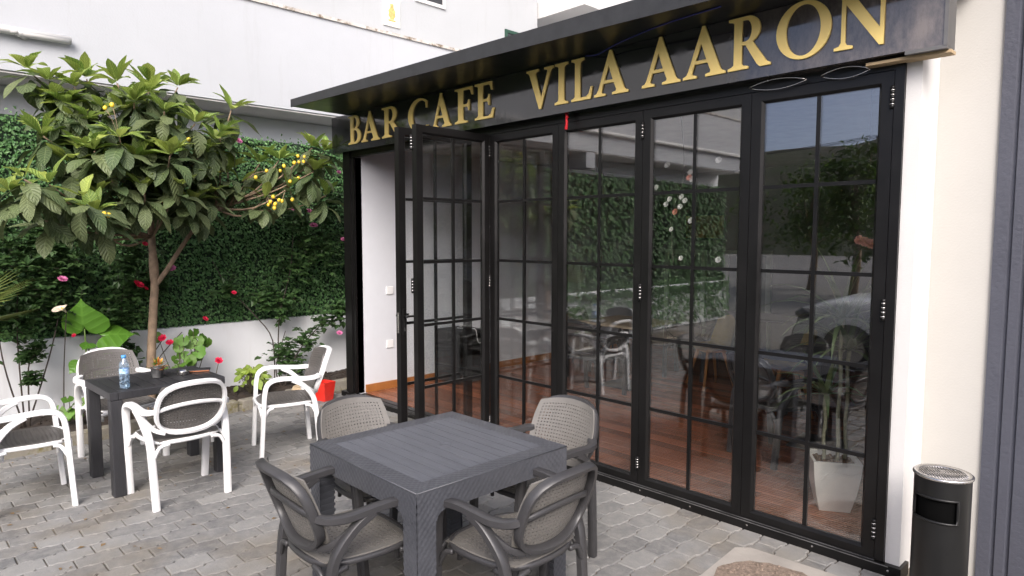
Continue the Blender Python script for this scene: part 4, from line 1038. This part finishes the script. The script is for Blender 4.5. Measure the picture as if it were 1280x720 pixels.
def rose_bush(label, base, canes, sprays, blooms, n_leaf, group=None):
    """canes: polylines; sprays: (point, radius) where leaflets gather; blooms: (point, material, size)"""
    b = Vector(base); t = thing('rose_bush', label, 'rose bush', base, 0, group); rr_ = random.Random(int(abs(b.y) * 997))
    m = MB()
    for c in canes: m.tube([Vector(p) - b for p in smooth_path(c, 4)], .008, 5, r1=.004)
    m2 = MB()
    tot = sum(r_ for _, r_ in sprays)
    for p, r_ in sprays:
        p = Vector(p)
        for k in range(int(2.0 * n_leaf * r_ / tot)):
            q = p + Vector((rr_.gauss(0, .35), rr_.gauss(0, .6), rr_.gauss(0, .6))) * r_
            q.x = max(q.x, -7.38) ; q.z = max(q.z, .12)
            d0 = Vector((rr_.uniform(-.2, 1), rr_.uniform(-1, 1), rr_.uniform(-.7, .5))).normalized(); sd = d0.cross(Vector((0, 0, 1))).normalized()
            Lf = rr_.uniform(.05, .08)
            for a in (-1, 0, 1):
                dd = (d0 + sd * a * .9).normalized(); leaf_quad(m2, q - b + dd * .006, dd, (.4, 0, 1), Lf * (1.15 if a == 0 else .95), Lf * .34)
            if rr_.random() < .4:
                q2 = q - d0 * Lf * .9; m.tube([q2 - b, q - b], .0018, 3)
                for a in (-1, 1): dd = (d0 * .4 + sd * a).normalized(); leaf_quad(m2, q2 - b, dd, (.4, 0, 1), Lf * .85, Lf * .3)
    tag(obj('canes', m, M['dark_stem'], t), kind='stuff')
    tag(obj('leaves', m2, M['rose_leaf'], t), kind='stuff')
    for i, (p, mt, s) in enumerate(blooms):
        p = Vector(p); bm_ = rose_bloom(mt, s + .0001 * i); bo = obj('rose', bm_, mt, t, p - b, (rr_.uniform(-.3, .3), rr_.uniform(.5, 1.1), rr_.uniform(-.6, .4))).scale = (1.35,) * 3
    return t
RR, RP, RW = M['rose_red'], M['rose_pink'], M['rose_white']
RG = 'climbing roses along the white wall'
rose_bush('rose bush with dark canes spreading in a fan at the far left of the bed', (-7.12, .95, .09),
          [[(-7.12, .95, .05), (-7.1, .84, .55), (-7.12, .80, .9), (-7.15, .78, 1.4)], [(-7.12, .95, .05), (-7.13, .93, .85), (-7.14, .96, 1.4)], [(-7.12, .96, .05), (-7.1, 1.14, .65), (-7.13, 1.24, 1.05), (-7.1, 1.28, 1.4)], [(-7.1, .98, .05), (-7.08, .99, .6), (-7.06, 1.04, .72)]],
          [((-7.12, .95, 1.35), .26), ((-7.12, 1.2, 1.2), .22), ((-7.15, .85, 1.0), .16), ((-7.1, 1.02, .72), .08), ((-7.1, 1.0, .5), .05), ((-7.12, 1.3, 1.55), .2), ((-7.1, .8, 1.75), .22), ((-7.15, 1.1, 1.75), .2)],
          [((-7.02, 1.26, 1.36), RP, .034), ((-7.0, 1.28, 2.49), RR, .030), ((-7.02, 1.33, .86), RR, .016)], 420, RG)
rose_bush('red rose bush climbing behind the loquat trunk', (-7.15, 1.85, .09),
          [[(-7.15, 1.85, .05), (-7.12, 1.78, .5), (-7.14, 1.74, 1.0), (-7.12, 1.78, 1.35)], [(-7.12, 1.87, .05), (-7.06, 1.9, .45), (-7.0, 2.06, .76)], [(-7.12, 1.87, .05), (-7.08, 2.0, .5), (-7.05, 2.25, .8)]],
          [((-7.1, 1.74, .62), .12), ((-7.1, 1.72, .95), .12), ((-7.1, 1.82, 1.25), .16), ((-7.12, 1.85, 1.55), .14), ((-7.1, 1.78, .42), .12), ((-7.12, 2.05, 1.3), .10), ((-7.1, 1.9, .3), .1)],
          [((-6.98, 1.85, 1.28), RR, .046), ((-7.0, 1.93, 1.67), RR, .024), ((-7.0, 2.16, 1.43), RP, .034), ((-6.98, 2.05, .76), M['rose_red'], .034), ((-6.98, 2.11, .71), M['rose_red'], .03), ((-7.0, 1.92, 1.25), RR, .02)], 300, RG)
rose_bush('rose bush with pink flowers and a crossing cane beside the cafe corner', (-7.15, 3.28, .09),
          [[(-7.15, 3.23, .05), (-7.12, 3.21, .6), (-7.13, 3.02, .9), (-7.15, 2.75, 1.22), (-7.15, 2.6, 1.5)], [(-7.12, 3.28, .05), (-7.13, 3.29, .8), (-7.12, 3.44, 1.4), (-7.15, 3.5, 2.0)], [(-7.1, 3.32, .05), (-7.05, 3.4, .35), (-7.05, 3.62, .62), (-7.08, 3.9, .82), (-7.1, 4.05, .86)], [(-7.1, 3.30, .05), (-7.08, 3.22, .3), (-7.1, 3.35, .7)]],
          [((-7.1, 3.3, .45), .13), ((-7.08, 3.42, .3), .12), ((-7.08, 3.55, .58), .12), ((-7.08, 3.8, .78), .12), ((-7.08, 4.0, .86), .10), ((-7.12, 3.35, 1.0), .16), ((-7.12, 3.5, 1.4), .2), ((-7.12, 3.85, 1.65), .24), ((-7.12, 3.95, 2.1), .24), ((-7.12, 2.75, 1.2), .10), ((-7.12, 3.1, 1.1), .10), ((-7.1, 3.5, 1.9), .16)],
          [((-7.0, 3.61, 2.02), RP, .034), ((-7.0, 3.66, 1.86), RP, .040), ((-7.02, 3.44, 2.05), RP, .022), ((-7.0, 4.03, 1.71), RP, .026), ((-6.98, 3.95, .62), RP, .030), ((-7.0, 3.99, 2.48), RP, .022), ((-7.0, 2.84, 2.72), RP, .034), ((-7.02, 2.46, .91), RR, .026), ((-7.02, 2.76, 1.16), RR, .022)], 430, RG)

# --- geranium, lime shrub, low plants, large glossy leaf plant, palm
def round_leaf(R_, name, mat, lobes=5):
    mb = MB(); mb.uv = [(.5, .5)]; mb.v.append((0, .25 * R_, -.08 * R_)); n = 20
    for k in range(n):
        a = -PI / 2 + .25 + (2 * PI - .5) * k / (n - 1); r_ = R_ * (.86 + .14 * abs(math.cos(lobes * a / 2 + .6)))
        x, y = r_ * math.cos(a), r_ * math.sin(a); mb.v.append((x, y + .25 * R_, .10 * R_ * math.cos(3 * a) - .06 * R_)); mb.uv.append((.5 + x / R_ / 2, .5 + y / R_ / 2))
    for k in range(n - 1): mb.f.append((0, 1 + k, 2 + k)); mb.mi.append(0); mb.smooth.append(True)
    return mb, mb.mesh(name, mat)
def leafy_plant(name, label, cat, base, pts, src, mesh, r_, stem_mat, up=(.6, -.3, .7), seed=1, aim=None):
    t = thing(name, label, cat, base); b = Vector(base); rr_ = random.Random(seed); m = MB()
    for p in pts:
        p = Vector(p); mid = b.lerp(p, .6) + Vector((rr_.uniform(-.03, .03), rr_.uniform(-.03, .03), .02)); m.tube([x - b for x in smooth_path([b, mid, p], 3)], .005, 4, r1=.003)
        d_ = aim or Vector((p.x - b.x + rr_.uniform(-.1, .25), p.y - b.y + rr_.uniform(-.15, .15), rr_.uniform(-.25, .10)))
        o = link('leaf', mesh, t); s = r_ * rr_.uniform(.75, 1.2)
        o.matrix_local = frame_mat(p - b, d_, Vector(up) + Vector((rr_.uniform(-.3, .3), rr_.uniform(-.3, .3), 0)), s)
    obj('stems', m, stem_mat, t); return t
GL = round_leaf(1, 'leaf', M['geranium_leaf'], 7)
rq = random.Random(8)
gp_ = [(-6.95 + rq.uniform(-.10, .10), 2.27 + rq.gauss(0, .10), .30 + .52 * (k / 34) + rq.uniform(-.05, .05)) for k in range(34)]
gp_ = [(x, y + (z - .5) * .12, z) for x, y, z in gp_]
leafy_plant('geranium', 'bright green geranium with round lobed leaves beside the loquat trunk', 'geranium', (-6.97, 2.25, .08), gp_, GL[0], GL[1], .062, M['stem'], (.9, -.5, .35), 3)
t = thing('geranium_flower', 'single magenta flower head on a stem right of the geranium', 'flower', (-6.95, 2.50, .08))
m = MB(); m.tube([(0, 0, 0), (-.02, .02, .2), (.0, .06, .40)], .004, 5); obj('stem', m, M['stem'], t)
m = rose_bloom(RR, .045); obj('bloom', m, M['rose_red'], t, (0, .06, .40), (0, .9, -.3))
HLs, HL = leaf_mesh(1, .30, .5, .2, 'leaf', M['hydrangea_leaf'], 4, .5)
hp_ = []
for k in range(58):
    a, e = rq.uniform(0, 6.28), rq.uniform(.0, 1.45); r_ = rq.uniform(.11, .17); hp_.append((-6.98 + r_ * math.cos(a) * math.cos(e), 2.91 + r_ * math.sin(a) * math.cos(e), .17 + r_ * 1.25 * math.sin(e)))
leafy_plant('lime_shrub', 'small rounded lime green shrub in the bed left of the side-on white armchair', 'shrub', (-6.98, 2.90, .08), hp_, HLs, HL, .095, M['stem'], (.7, -.4, .8), 5)
SLf = round_leaf(1, 'leaf', M['geranium_leaf'], 5)
leafy_plant('low_plant', 'low plant with lobed leaves in the bed left of the black table', 'plant', (-6.95, 1.22, .08), [(-6.88 + rq.uniform(-.08, .08), 1.22 + rq.uniform(-.14, .14), .15 + rq.uniform(0, .20)) for k in range(9)], SLf[0], SLf[1], .055, M['stem'], (.8, -.4, .5), 6)
def heart_leaf(name, mat):
    mb = MB(); mb.uv = []; n = 22; prof = []
    for k in range(n):
        a = 2 * PI * k / n - PI / 2; x = math.sin(a + PI / 2) ; 
        tt = k / n * 2 * PI; hx = .52 * math.sin(tt) ** 3 * 1.05; hy = .42 * (-(13 * math.cos(tt) - 5 * math.cos(2 * tt) - 2 * math.cos(3 * tt) - math.cos(4 * tt)) / 13) + .33
        prof.append((hx, hy))
    mb.v.append((0, .28, .06)); mb.uv.append((.5, .3))
    for x, y in prof: mb.v.append((x, y, -.10 * x * x * 4 - .16 * max(0, y - .3) ** 2)); mb.uv.append((.5 + x, y))
    for f_ in (.5,):
        pass
    for k in range(n): mb.f.append((0, 1 + k, 1 + (k + 1) % n)); mb.mi.append(0); mb.smooth.append(True)
    return mb, mb.mesh(name, mat)
HTs, HT = heart_leaf('leaf', M['big_leaf'])
cl = thing('broad_leaf_plant', 'plant with huge glossy heart-shaped leaves behind the black table', 'plant', (-7.0, 1.42, .08)); b = Vector((-7.0, 1.42, .08)); m = MB()
for (p, d_, up, s) in (((-7.0, 1.41, .88), (.15, -.10, .8), (.9, -.55, .1), .37), ((-6.95, 1.50, .84), (.25, .95, .05), (.6, -.35, .75), .34), ((-6.9, 1.42, .80), (.5, -.5, -.3), (.5, -.2, .8), .13), ((-6.95, 1.36, .62), (.3, -.7, -.5), (.7, -.3, .4), .16), ((-6.95, 1.48, .58), (.4, .6, -.4), (.7, -.3, .4), .15)):
    p = Vector(p); m.tube(smooth_path([(0, 0, 0), (p - b) * .6 + Vector((0, 0, .05)), p - b + Vector(d_).normalized() * s * .1], 3), .012, 6, r1=.006)
    o = link('leaf', HT, cl); o.matrix_local = frame_mat(p - b, d_, up, s)
obj('stems', m, simple('green_stalk', (.10, .17, .03), .5), cl)
t = thing('white_lily', 'single cream white trumpet flower beside the huge heart-shaped leaf', 'flower', (-7.02, 1.22, .08))
m = MB(); m.tube(smooth_path([(0, 0, 0), (.0, .02, .5), (.06, .05, 1.02)], 4), .006, 5, r1=.004); obj('stem', m, M['dark_stem'], t)
q = MB()
def trumpet(u, v):
    a = 2 * PI * u; r_ = .008 + .052 * v ** 2.2 * (1 + .45 * math.cos(a)); return (r_ * math.cos(a), r_ * math.sin(a) * .9, .10 * v + .035 * v * v * math.cos(a) - .03 * max(0, v - .8) * 5 * .3)
q.grid(18, 8, trumpet); obj('bloom', q, RW, t, (.05, .05, 1.0), (.25, .85, -.5)); q = MB(); q.tube([(0, 0, .02), (0, 0, .075)], .006, 6, r1=.004); obj('spadix', q, M['fruit'], t, (.05, .05, 1.0), (.25, .85, -.5))
pl = thing('fan_palm', 'small palm whose leaflet tips show at the left edge of the photo', 'palm', (-6.75, .33, .05)); m = MB(); m2 = MB()
m.tube([(0, 0, 0), (0, 0, .5), (.02, 0, .9)], .06, 8, r1=.045); rq = random.Random(2)
for k in range(9):
    a = k * 2.4; el = rq.uniform(.3, 1.0); d_ = Vector((math.cos(a) * math.cos(el), math.sin(a) * math.cos(el), math.sin(el)))
    if k == 0: d_ = Vector((-.05, .75, .55)).normalized()
    if d_.x < -.3: d_.x *= -.4
    o = Vector((.02, 0, .9)); h_ = o + d_ * .42; m.tube([o, h_], .01, 4, r1=.007)
    sd = d_.cross(Vector((0, 0, 1))).normalized(); upn = sd.cross(d_)
    for j in range(15):
        q = -1.5 + 3.0 * j / 14; dd = (d_ * math.cos(q) + sd * math.sin(q) - Vector((0, 0, .12))).normalized(); leaf_quad(m2, h_, dd, upn, .42 * (1 - .15 * abs(q)), .013)
obj('trunk', m, M['bark'], pl); tag(obj('fronds', m2, M['palm'], pl), kind='stuff')

# ------------------------------------------------------------------ inside the cafe, seen through the glass
FZ = .061
dr = thing('potted_dracaena', 'dracaena with three pale canes in a tapered white square pot inside the last glass door', 'potted plant', (-1.56, 4.31, FZ), .55)
m = MB(); ring = lambda r, z: [(-r, -r, z), (r, -r, z), (r, r, z), (-r, r, z)]
vs = ring(.088, 0) + ring(.115, .12) + ring(.132, .24) + ring(.138, .32) + ring(.122, .32) + ring(.118, .285)
m.add(vs, [(3, 2, 1, 0)] + [(k * 4 + i, k * 4 + (i + 1) % 4, k * 4 + 4 + (i + 1) % 4, k * 4 + 4 + i) for k in range(5) for i in range(4)]); obj('pot', m, M['pot_white'], dr)
m = MB(); m.box((-.119, -.119, .26), (.119, .119, .288)); rk = random.Random(3)
for k in range(140): s_ = rk.uniform(.006, .014); m.lathe([(s_, 0), (s_ * .6, s_)], 4, (rk.uniform(-.11, .11), rk.uniform(-.11, .11), .287), smooth=False)
obj('mulch', m, M['moss'], dr)
strap = MB()
def strap_head(mb, c, n, L, rk):
    for k in range(n):
        a = k * 2.4; el = 1.35 - 1.5 * k / n + rk.uniform(-.12, .12); ll = L * rk.uniform(.8, 1.1); d_ = Vector((math.cos(a), math.sin(a), 0)); p = Vector(c); pts = []
        for i in range(6):
            e = el - 1.25 * (i / 5) ** 1.4 * (1 if el < 1.1 else .45); pts.append(p.copy()); p = p + (d_ * math.cos(e) + Vector((0, 0, math.sin(e)))) * ll / 5
        sd = Vector((-d_.y, d_.x, 0)); w = .015; v = []
        for i, q in enumerate(pts): ww = w * (1 - (i / 5) ** 2.2) + .0012; v += [q - sd * ww, q + Vector((0, 0, -.004)), q + sd * ww]
        mb.add(v, [(i * 3 + j, i * 3 + j + 1, i * 3 + j + 4, i * 3 + j + 3) for i in range(5) for j in (0, 1)], 0, True)
for (x, y, h_, n, L) in ((-.055, .015, .74, 18, .36), (.02, .0, 1.22, 30, .50), (.075, .05, 1.02, 26, .48)):
    m = MB(); cnt = 14; m.tube([(x + .004 * math.sin(i), y, .27 + (h_ - .27) * i / cnt) for i in range(cnt + 1)], [.0110 + .0014 * (i % 2) for i in range(cnt + 1)], 8); obj('cane', m, M['cane'], dr)
    q = MB(); strap_head(q, (x, y, h_ - .03), n, L, rk); obj('leaf_head', q, M['drac'], dr)
def stool(loc, rz, label):
    t = thing('shell_chair', label, 'chair', loc, rz, 'mustard shell chairs inside'); m = MB()
    def sh(u, v):
        u2 = 2 * u - 1; x = .205 * u2; c = v
        if c < .5: k = c / .5; return (x * (1 - .12 * (1 - k)), .19 - .36 * k, .45 + .05 * u2 * u2 - .02 * math.sin(PI * k))
        k = (c - .5) / .5; return (x * (1 - .15 * k * k), -.17 - .07 * k + .06 * u2 * u2, .45 + .05 * u2 * u2 * (1 - k) + .36 * k * (1 - .18 * u2 * u2))
    m.grid(10, 14, sh); m.grid(10, 14, lambda u, v: tuple(Vector(sh(u, v)) + Vector((0, -.012, -.014))), flip=True); obj('seat_shell', m, M['mustard'], t)
    for sx in (-1, 1):
        for sy in (-1, 1): q = MB(); q.tube([(sx * .10, sy * .09, .44), (sx * .20, sy * .19, 0)], .021, 8, r1=.013); obj('leg', q, M['wood_leg'], t)
    q = MB(); q.box((-.13, -.12, .405), (.13, .12, .425)); obj('under_frame', q, M['wood_leg'], t)
    return t
st1 = stool((-3.85, 6.85, FZ), 2.6, 'mustard shell chair on splayed oak legs seen through the fourth glass door')
copy_thing(st1, (-2.75, 6.35, FZ), 2.2, 'mustard shell chair inside behind the dark square pedestal table', 'mustard shell chairs inside')
def ped_table(loc, rz, w, d_, h_, top, label):
    t = thing('pedestal_table', label, 'table', loc, rz, 'tables inside the cafe'); m = MB(); m.box((-w / 2, -d_ / 2, h_ - .03), (w / 2, d_ / 2, h_), 0, .004); obj('table_top', m, top, t)
    m = MB(); m.box((-.22, -.22, 0), (.22, .22, .014), 0, .004); m.tube([(0, 0, .014), (0, 0, h_ - .03)], .036, 12); obj('pedestal', m, M['table_black'], t)
ped_table((-2.1, 5.55, FZ), .1, .75, .75, .75, M['slat_black'], 'dark square pedestal table inside the rightmost glass door')
ped_table((-4.55, 6.2, FZ), 0, .8, .8, .74, M['table_wood'], 'beige topped pedestal table inside the third glass door')
ped_table((-3.6, 7.6, FZ), .2, 1.2, .7, .76, M['slat_black'], 'long dark table far inside near the back wall')
IG = 'charcoal armchairs inside the cafe'
copy_thing(cE, (-2.25, 4.98, FZ), -.35, 'charcoal armchair inside, before the dark pedestal table, behind the rightmost glass door', IG)
copy_thing(cE, (-1.35, 5.65, FZ), 1.5, 'charcoal armchair inside, right of the dark pedestal table behind the dracaena', IG)
copy_thing(cE, (-4.5, 5.55, FZ), .05, 'charcoal armchair inside, before the beige topped table', IG)
copy_thing(cE, (-5.1, 6.3, FZ), -1.5, 'charcoal armchair inside, left of the beige topped table', IG)
copy_thing(cE, (-4.3, 7.15, FZ), .2, 'charcoal armchair inside, before the long dark table', IG)
cb = thing('speaker_cabinet', 'dark floor cabinet with a white cable on top, inside against the left wall', 'cabinet', (-6.02, 4.98, FZ))
m = MB(); m.box((-.2, -.2, .02), (.2, .2, .62), 0, .01); obj('box', m, simple('dark_cabinet_cloth', (.035, .035, .037), .8, var=.2, scale=60), cb)
m = MB(); m.box((.2005, -.17, .08), (.206, .17, .58), 0, .004); obj('front_grille', m, M['dark_void'], cb)
m = MB(); m.tube(smooth_path([(-.1, .1, .625), (.0, -.05, .63), (.12, .03, .628), (.203, .06, .62), (.212, .08, .5), (.212, .12, .46), (.212, .16, .52), (.2, .2, .61)], 4), .004, 5); obj('white_cable', m, M['cable_white'], cb)
def picture(name, label, x0, x1, z0, z1, art, group=None):
    t = thing(name, label, 'picture', ((x0 + x1) / 2, 8.998, (z0 + z1) / 2), 0, group); w, h_ = (x1 - x0) / 2, (z1 - z0) / 2; f = .035
    m = MB(); m.box((-w, -.03, -h_), (-w + f, -.001, h_)); m.box((w - f, -.03, -h_), (w, -.001, h_)); m.box((-w + f, -.029, -h_), (w - f, -.001, -h_ + f)); m.box((-w + f, -.029, h_ - f), (w - f, -.001, h_)); obj('frame', m, M['table_black'], t)
    m = MB(); m.box((-w + f, -.012, -h_ + f), (w - f, -.002, h_ - f)); obj('print', m, art, t)
picture('framed_picture', 'small framed picture with yellow and red patches on the back wall inside', -5.55, -4.85, 1.70, 2.10, simple('patchy_art', (.03, .03, .02), .5, var=.2, scale=6, c2=(.5, .28, .04), wear=((.45, .06, .03), 5, .58)))
picture('dark_picture', 'tall dark framed picture on the back wall inside', -6.2, -5.75, 1.35, 2.35, simple('dark_art', (.012, .011, .011), .4))
for k, (x0, lab) in enumerate(((-5.5, 'left pale green framed panel under the framed picture inside'), (-4.5, 'right pale green framed panel on the back wall inside'))):
    t = thing('wall_panel', lab, 'panel', (x0, 8.99, FZ), 0, 'pale panels on the back wall'); m = MB()
    m.box((-.35, -.05, 0), (-.28, 0, 1.5)); m.box((.28, -.05, 0), (.35, 0, 1.5)); m.box((-.28, -.049, 1.43), (.28, 0, 1.5)); obj('frame', m, simple('pale_green_frame', (.32, .38, .27), .6), t)
    m = MB(); m.box((-.28, -.02, 0), (.28, -.001, 1.43)); obj('inset', m, simple('dull_green_inset', (.12, .15, .10), .6), t)
bs = thing('blossom_branch', 'hanging spray of white and salmon artificial blossoms inside the fourth glass door', 'flowers', (-2.62, 4.15, 2.699)); m = MB(); rk = random.Random(12)
m.tube(smooth_path([(0, 0, 0), (.05, .0, -.5), (-.06, .02, -.8), (-.02, 0, -1.15)], 4), .003, 4); m.tube(smooth_path([(.05, 0, -.5), (.2, .05, -.6), (.35, .05, -.75)], 3), .003, 4); obj('twig', m, M['dark_stem'], bs)
for k in range(17):
    z = -.42 - .75 * rk.random(); q = rose_bloom(M['blossom'], .020 + .010 * rk.random()); obj('blossom', q, M['blossom_pink'] if k in (0, 7) else M['blossom'], bs, (rk.gauss(.03, .11), rk.gauss(0, .03), z), (1.2, rk.uniform(-.4, .4), 0))
sp_ = thing('salmon_posy', 'little salmon pink posy behind the rightmost glass door', 'flowers', (-1.42, 4.3, 2.699)); m = MB(); m.tube([(0, 0, 0), (0, 0, -.95)], .002, 4); obj('thread', m, M['dark_stem'], sp_)
for k in range(3): obj('blossom', rose_bloom(M['blossom_pink'], .035), M['blossom_pink'], sp_, (-.03 + .035 * k, 0, -.97 - .012 * k), (1.2, 0, 0))

# ------------------------------------------------------------------ across the street, seen as reflections in the glass
def car(loc, rz):
    t = thing('parked_car', 'silver white hatchback parked near the camera, reflected in the rightmost glass door', 'car', loc, rz)
    st = [(-2.05, .42, .62), (-2.0, .75, .80), (-1.75, 1.02, .84), (-1.2, 1.10, .86), (-.2, .98, .87), (.75, .96, .87), (1.5, .93, .84), (1.95, .80, .76), (2.08, .50, .62)]   # belt height, half width along the length
    m = MB(); vs = []
    for x, zb, hw in st: vs += [(x, -hw * .93, .24), (x, -hw, .45), (x, -hw, zb - .10), (x, -hw * .86, zb), (x, hw * .86, zb), (x, hw, zb - .10), (x, hw, .45), (x, hw * .93, .24)]
    m.add(vs, [(i * 8 + j, i * 8 + (j + 1) % 8, (i + 1) * 8 + (j + 1) % 8, (i + 1) * 8 + j) for i in range(len(st) - 1) for j in range(8)] + [tuple(range(7, -1, -1)), tuple(range(64, 72))], 0, True); obj('body', m, M['car_paint'], t)
    m = MB(); rf_ = [(-1.85, 1.0, .72), (-1.45, 1.42, .62), (-.6, 1.50, .62), (.1, 1.46, .62), (.95, .96, .74)]; vs = []
    for x, z, hw in rf_: vs += [(x, -hw, z), (x, hw, z)]
    for x, z, hw in rf_: vs += [(x, -.78, .93), (x, .78, .93)]
    fs = [(2 * i, 2 * i + 2, 2 * i + 3, 2 * i + 1) for i in range(4)] + [(2 * i, 10 + 2 * i, 12 + 2 * i, 2 * i + 2) for i in range(4)] + [(2 * i + 1, 2 * i + 3, 13 + 2 * i, 11 + 2 * i) for i in range(4)]
    m.add(vs, fs); obj('windows', m, M['window_dark'], t)
    m = MB(); m.box((-1.42, -.60, 1.425), (.05, .60, 1.515), 0, .03); obj('roof', m, M['car_paint'], t)
    wm = MB(); wm.lathe([(.001, -.10), (.24, -.10), (.31, -.08), (.32, 0), (.31, .08), (.24, .10), (.001, .10)], 20, cap=False); W = MB(); W.add([(x, z, y) for x, y, z in wm.v], [f[::-1] for f in wm.f], 0, True)
    hm = MB(); hm.lathe([(.001, -.105), (.20, -.105)], 12, cap=False); H = MB(); H.add([(x, z, y) for x, y, z in hm.v], hm.f); WM, HM = W.mesh('wheel', M['rubber']), H.mesh('rim', M['chrome'])
    for x in (-1.3, 1.32):
        for y in (-.80, .80):
            w_ = link('wheel', WM, t, (x, y, .32)); link('rim', HM, w_, (0, 0 if y < 0 else .21, 0))
    for y in (-1, 1): m = MB(); m.box((1.80, y * .66 - .15, .66), (2.0, y * .66 + .13, .80), 0, .04); obj('headlight', m, M['window_dark'], t); m = MB(); m.box((-2.06, y * .62 - .12, .62), (-1.95, y * .62 + .12, .86), 0, .03); obj('tail_light', m, M['red_plastic'], t)
    m = MB(); m.box((2.0, -.42, .34), (2.09, .42, .55), 0, .02); obj('grille', m, M['dark_void'], t)
    for y in (-1, 1): m = MB(); m.box((.45, y * .93 - .10, .95), (.62, y * .93 + .10, 1.08), 0, .03); obj('mirror', m, M['car_paint'], t)
    return t
c1 = car((-1.95, -2.5, 0), R(172))
copy_thing(c1, (4.9, -6.6, -.07), R(50), 'silver white car parked by the street, reflected low in the second glass door', 'parked cars')
c1['group'] = 'parked cars'
def crown_tree(loc, h_, r_, n, label, seed, mat='street_leaf'):
    t = thing('street_tree', label, 'tree', loc, 0, 'trees reflected in the glass'); rr_ = random.Random(seed); m = MB()
    m.tube(smooth_path([(0, 0, 0), (.1, 0, h_ * .3), (0, .1, h_ * .6), (0, 0, h_ * .85)], 4), .14, 8, r1=.05)
    cl_ = [Vector((rr_.gauss(0, r_ * .45), rr_.gauss(0, r_ * .45), h_ * rr_.uniform(.45, 1.0))) for _ in range(26)]
    for c in cl_[:10]: m.tube([(0, 0, h_ * .4), c], .04, 5, r1=.015)
    obj('trunk', m, M['bark'], t); m2 = MB()
    for k in range(n):
        c = cl_[k % 26]; p = c + Vector((rr_.gauss(0, 1), rr_.gauss(0, 1), rr_.gauss(0, .8))) * r_ * .2
        d_ = Vector((rr_.uniform(-1, 1), rr_.uniform(-1, 1), rr_.uniform(-1, .4))); leaf_quad(m2, p, d_, (rr_.uniform(-.6, .6), rr_.uniform(-.6, .6), 1), rr_.uniform(.12, .24), .06)
    tag(obj('crown', m2, M[mat], t), kind='stuff')
for i, (x, y, h_, r_, lab) in enumerate(((-5.5, -13, 3.3, 1.7, 'bushy tree reflected beside the white car'), (-3.2, -15, 3.6, 1.9, 'tall tree reflected above the white car'), (-9.5, -16, 3.9, 2.0, 'dark tree reflected at the edge of the fourth door'), (-1.0, -16, 3.0, 1.8, 'low tree reflected at the right of the last door'), (3.6, -4.6, 4.2, 1.5, 'sunlit green tree reflected in the second glass door'))):
    crown_tree((x, y, -.07), h_, r_, 2600, lab, 40 + i)
crown_tree((-7.6, -14.5, -.07), 4.6, 1.0, 2200, 'slim young tree reflected at the left of the last glass door', 61)
up = thing('utility_pole', 'utility pole with sagging wires reflected in the rightmost glass door', 'pole', (-8.5, -21, -.2)); m = MB(); m.tube([(0, 0, 0), (0, 0, 6.2)], .11, 8, r1=.07); m.tube([(-.7, 0, 5.8), (.7, 0, 5.8)], .05, 6); obj('pole', m, M['bark'], up); m = MB()
for k, x in enumerate((-.65, 0, .65)): m.tube([(x + 24 * t, -1.5 * t + .1 * k, 5.9 - 2.2 * t * (1 - t) * 1.6 + .8 * t + .25 * k) for t in [i / 12 for i in range(13)]], .012, 4); m.tube([(x - 20 * t, 1.0 * t, 5.9 - 2.0 * t * (1 - t)) for t in [i / 8 for i in range(9)]], .012, 4)
tag(obj('wires', m, M['rubber'], up), kind='stuff')
hs = thing('street_house', 'white house with balustrade and red tiled roof reflected in the open door', 'house', (14, -8.4, -.07), R(55))
m = MB(); m.box((-6, -4, 0), (6, 4, 3.3)); m.box((-5.5, -3, 3.3), (5.5, 4, 5.0)); obj('wall', m, M['house_white'], hs)
m = MB(); m.box((-6.3, 3.9, 2.95), (6.3, 6.2, 3.10)); m.box((-6.3, 6.0, 3.10), (6.3, 6.2, 3.22)); m.box((-6.3, 6.0, 3.92), (6.3, 6.2, 4.05)); obj('balcony', m, M['house_white'], hs)
q = MB(); q.lathe([(.05, 0), (.035, .08), (.075, .25), (.03, .5), (.05, .70)], 8); BAL = q.mesh('baluster', M['house_white'])
for k in range(48): link('baluster', BAL, hs, (-6.1 + k * .26, 6.1, 3.22))
for x in (-6.1, -2, 2, 6.1): m = MB(); m.box((x - .15, 5.95, 0), (x + .15, 6.25, 2.95)); obj('column', m, M['house_white'], hs)
m = MB()
for k in range(36):
    x = -6.2 + k * .345
    for j in range(7): z = 5.95 - j * .17; y = 2.2 + j * .42; m.box((x, y, z - .03), (x + .32, y + .48, z + .05))
obj('roof', m, M['red_tile'], hs)
m = MB()
for x in (-4, 0, 4): m.box((x - .5, 4.0, .9), (x + .5, 4.03, 2.2)); m.box((x - .5, 4.0, 3.4), (x + .5, 4.03, 4.8))
obj('window', m, M['window_dark'], hs)
m = MB()
def hill(u, v):
    x = -160 + 320 * u; y = -60 - 90 * v; return (x, y, -.2 + (17 + 7 * noise.noise((x * .02, 0, 1)) + 2 * noise.noise((x * .09, v * 3, 2))) * math.sin(min(1, v * 1.6) * PI / 2))
m.grid(80, 14, hill); struct(obj('hill', m, M['hill']))
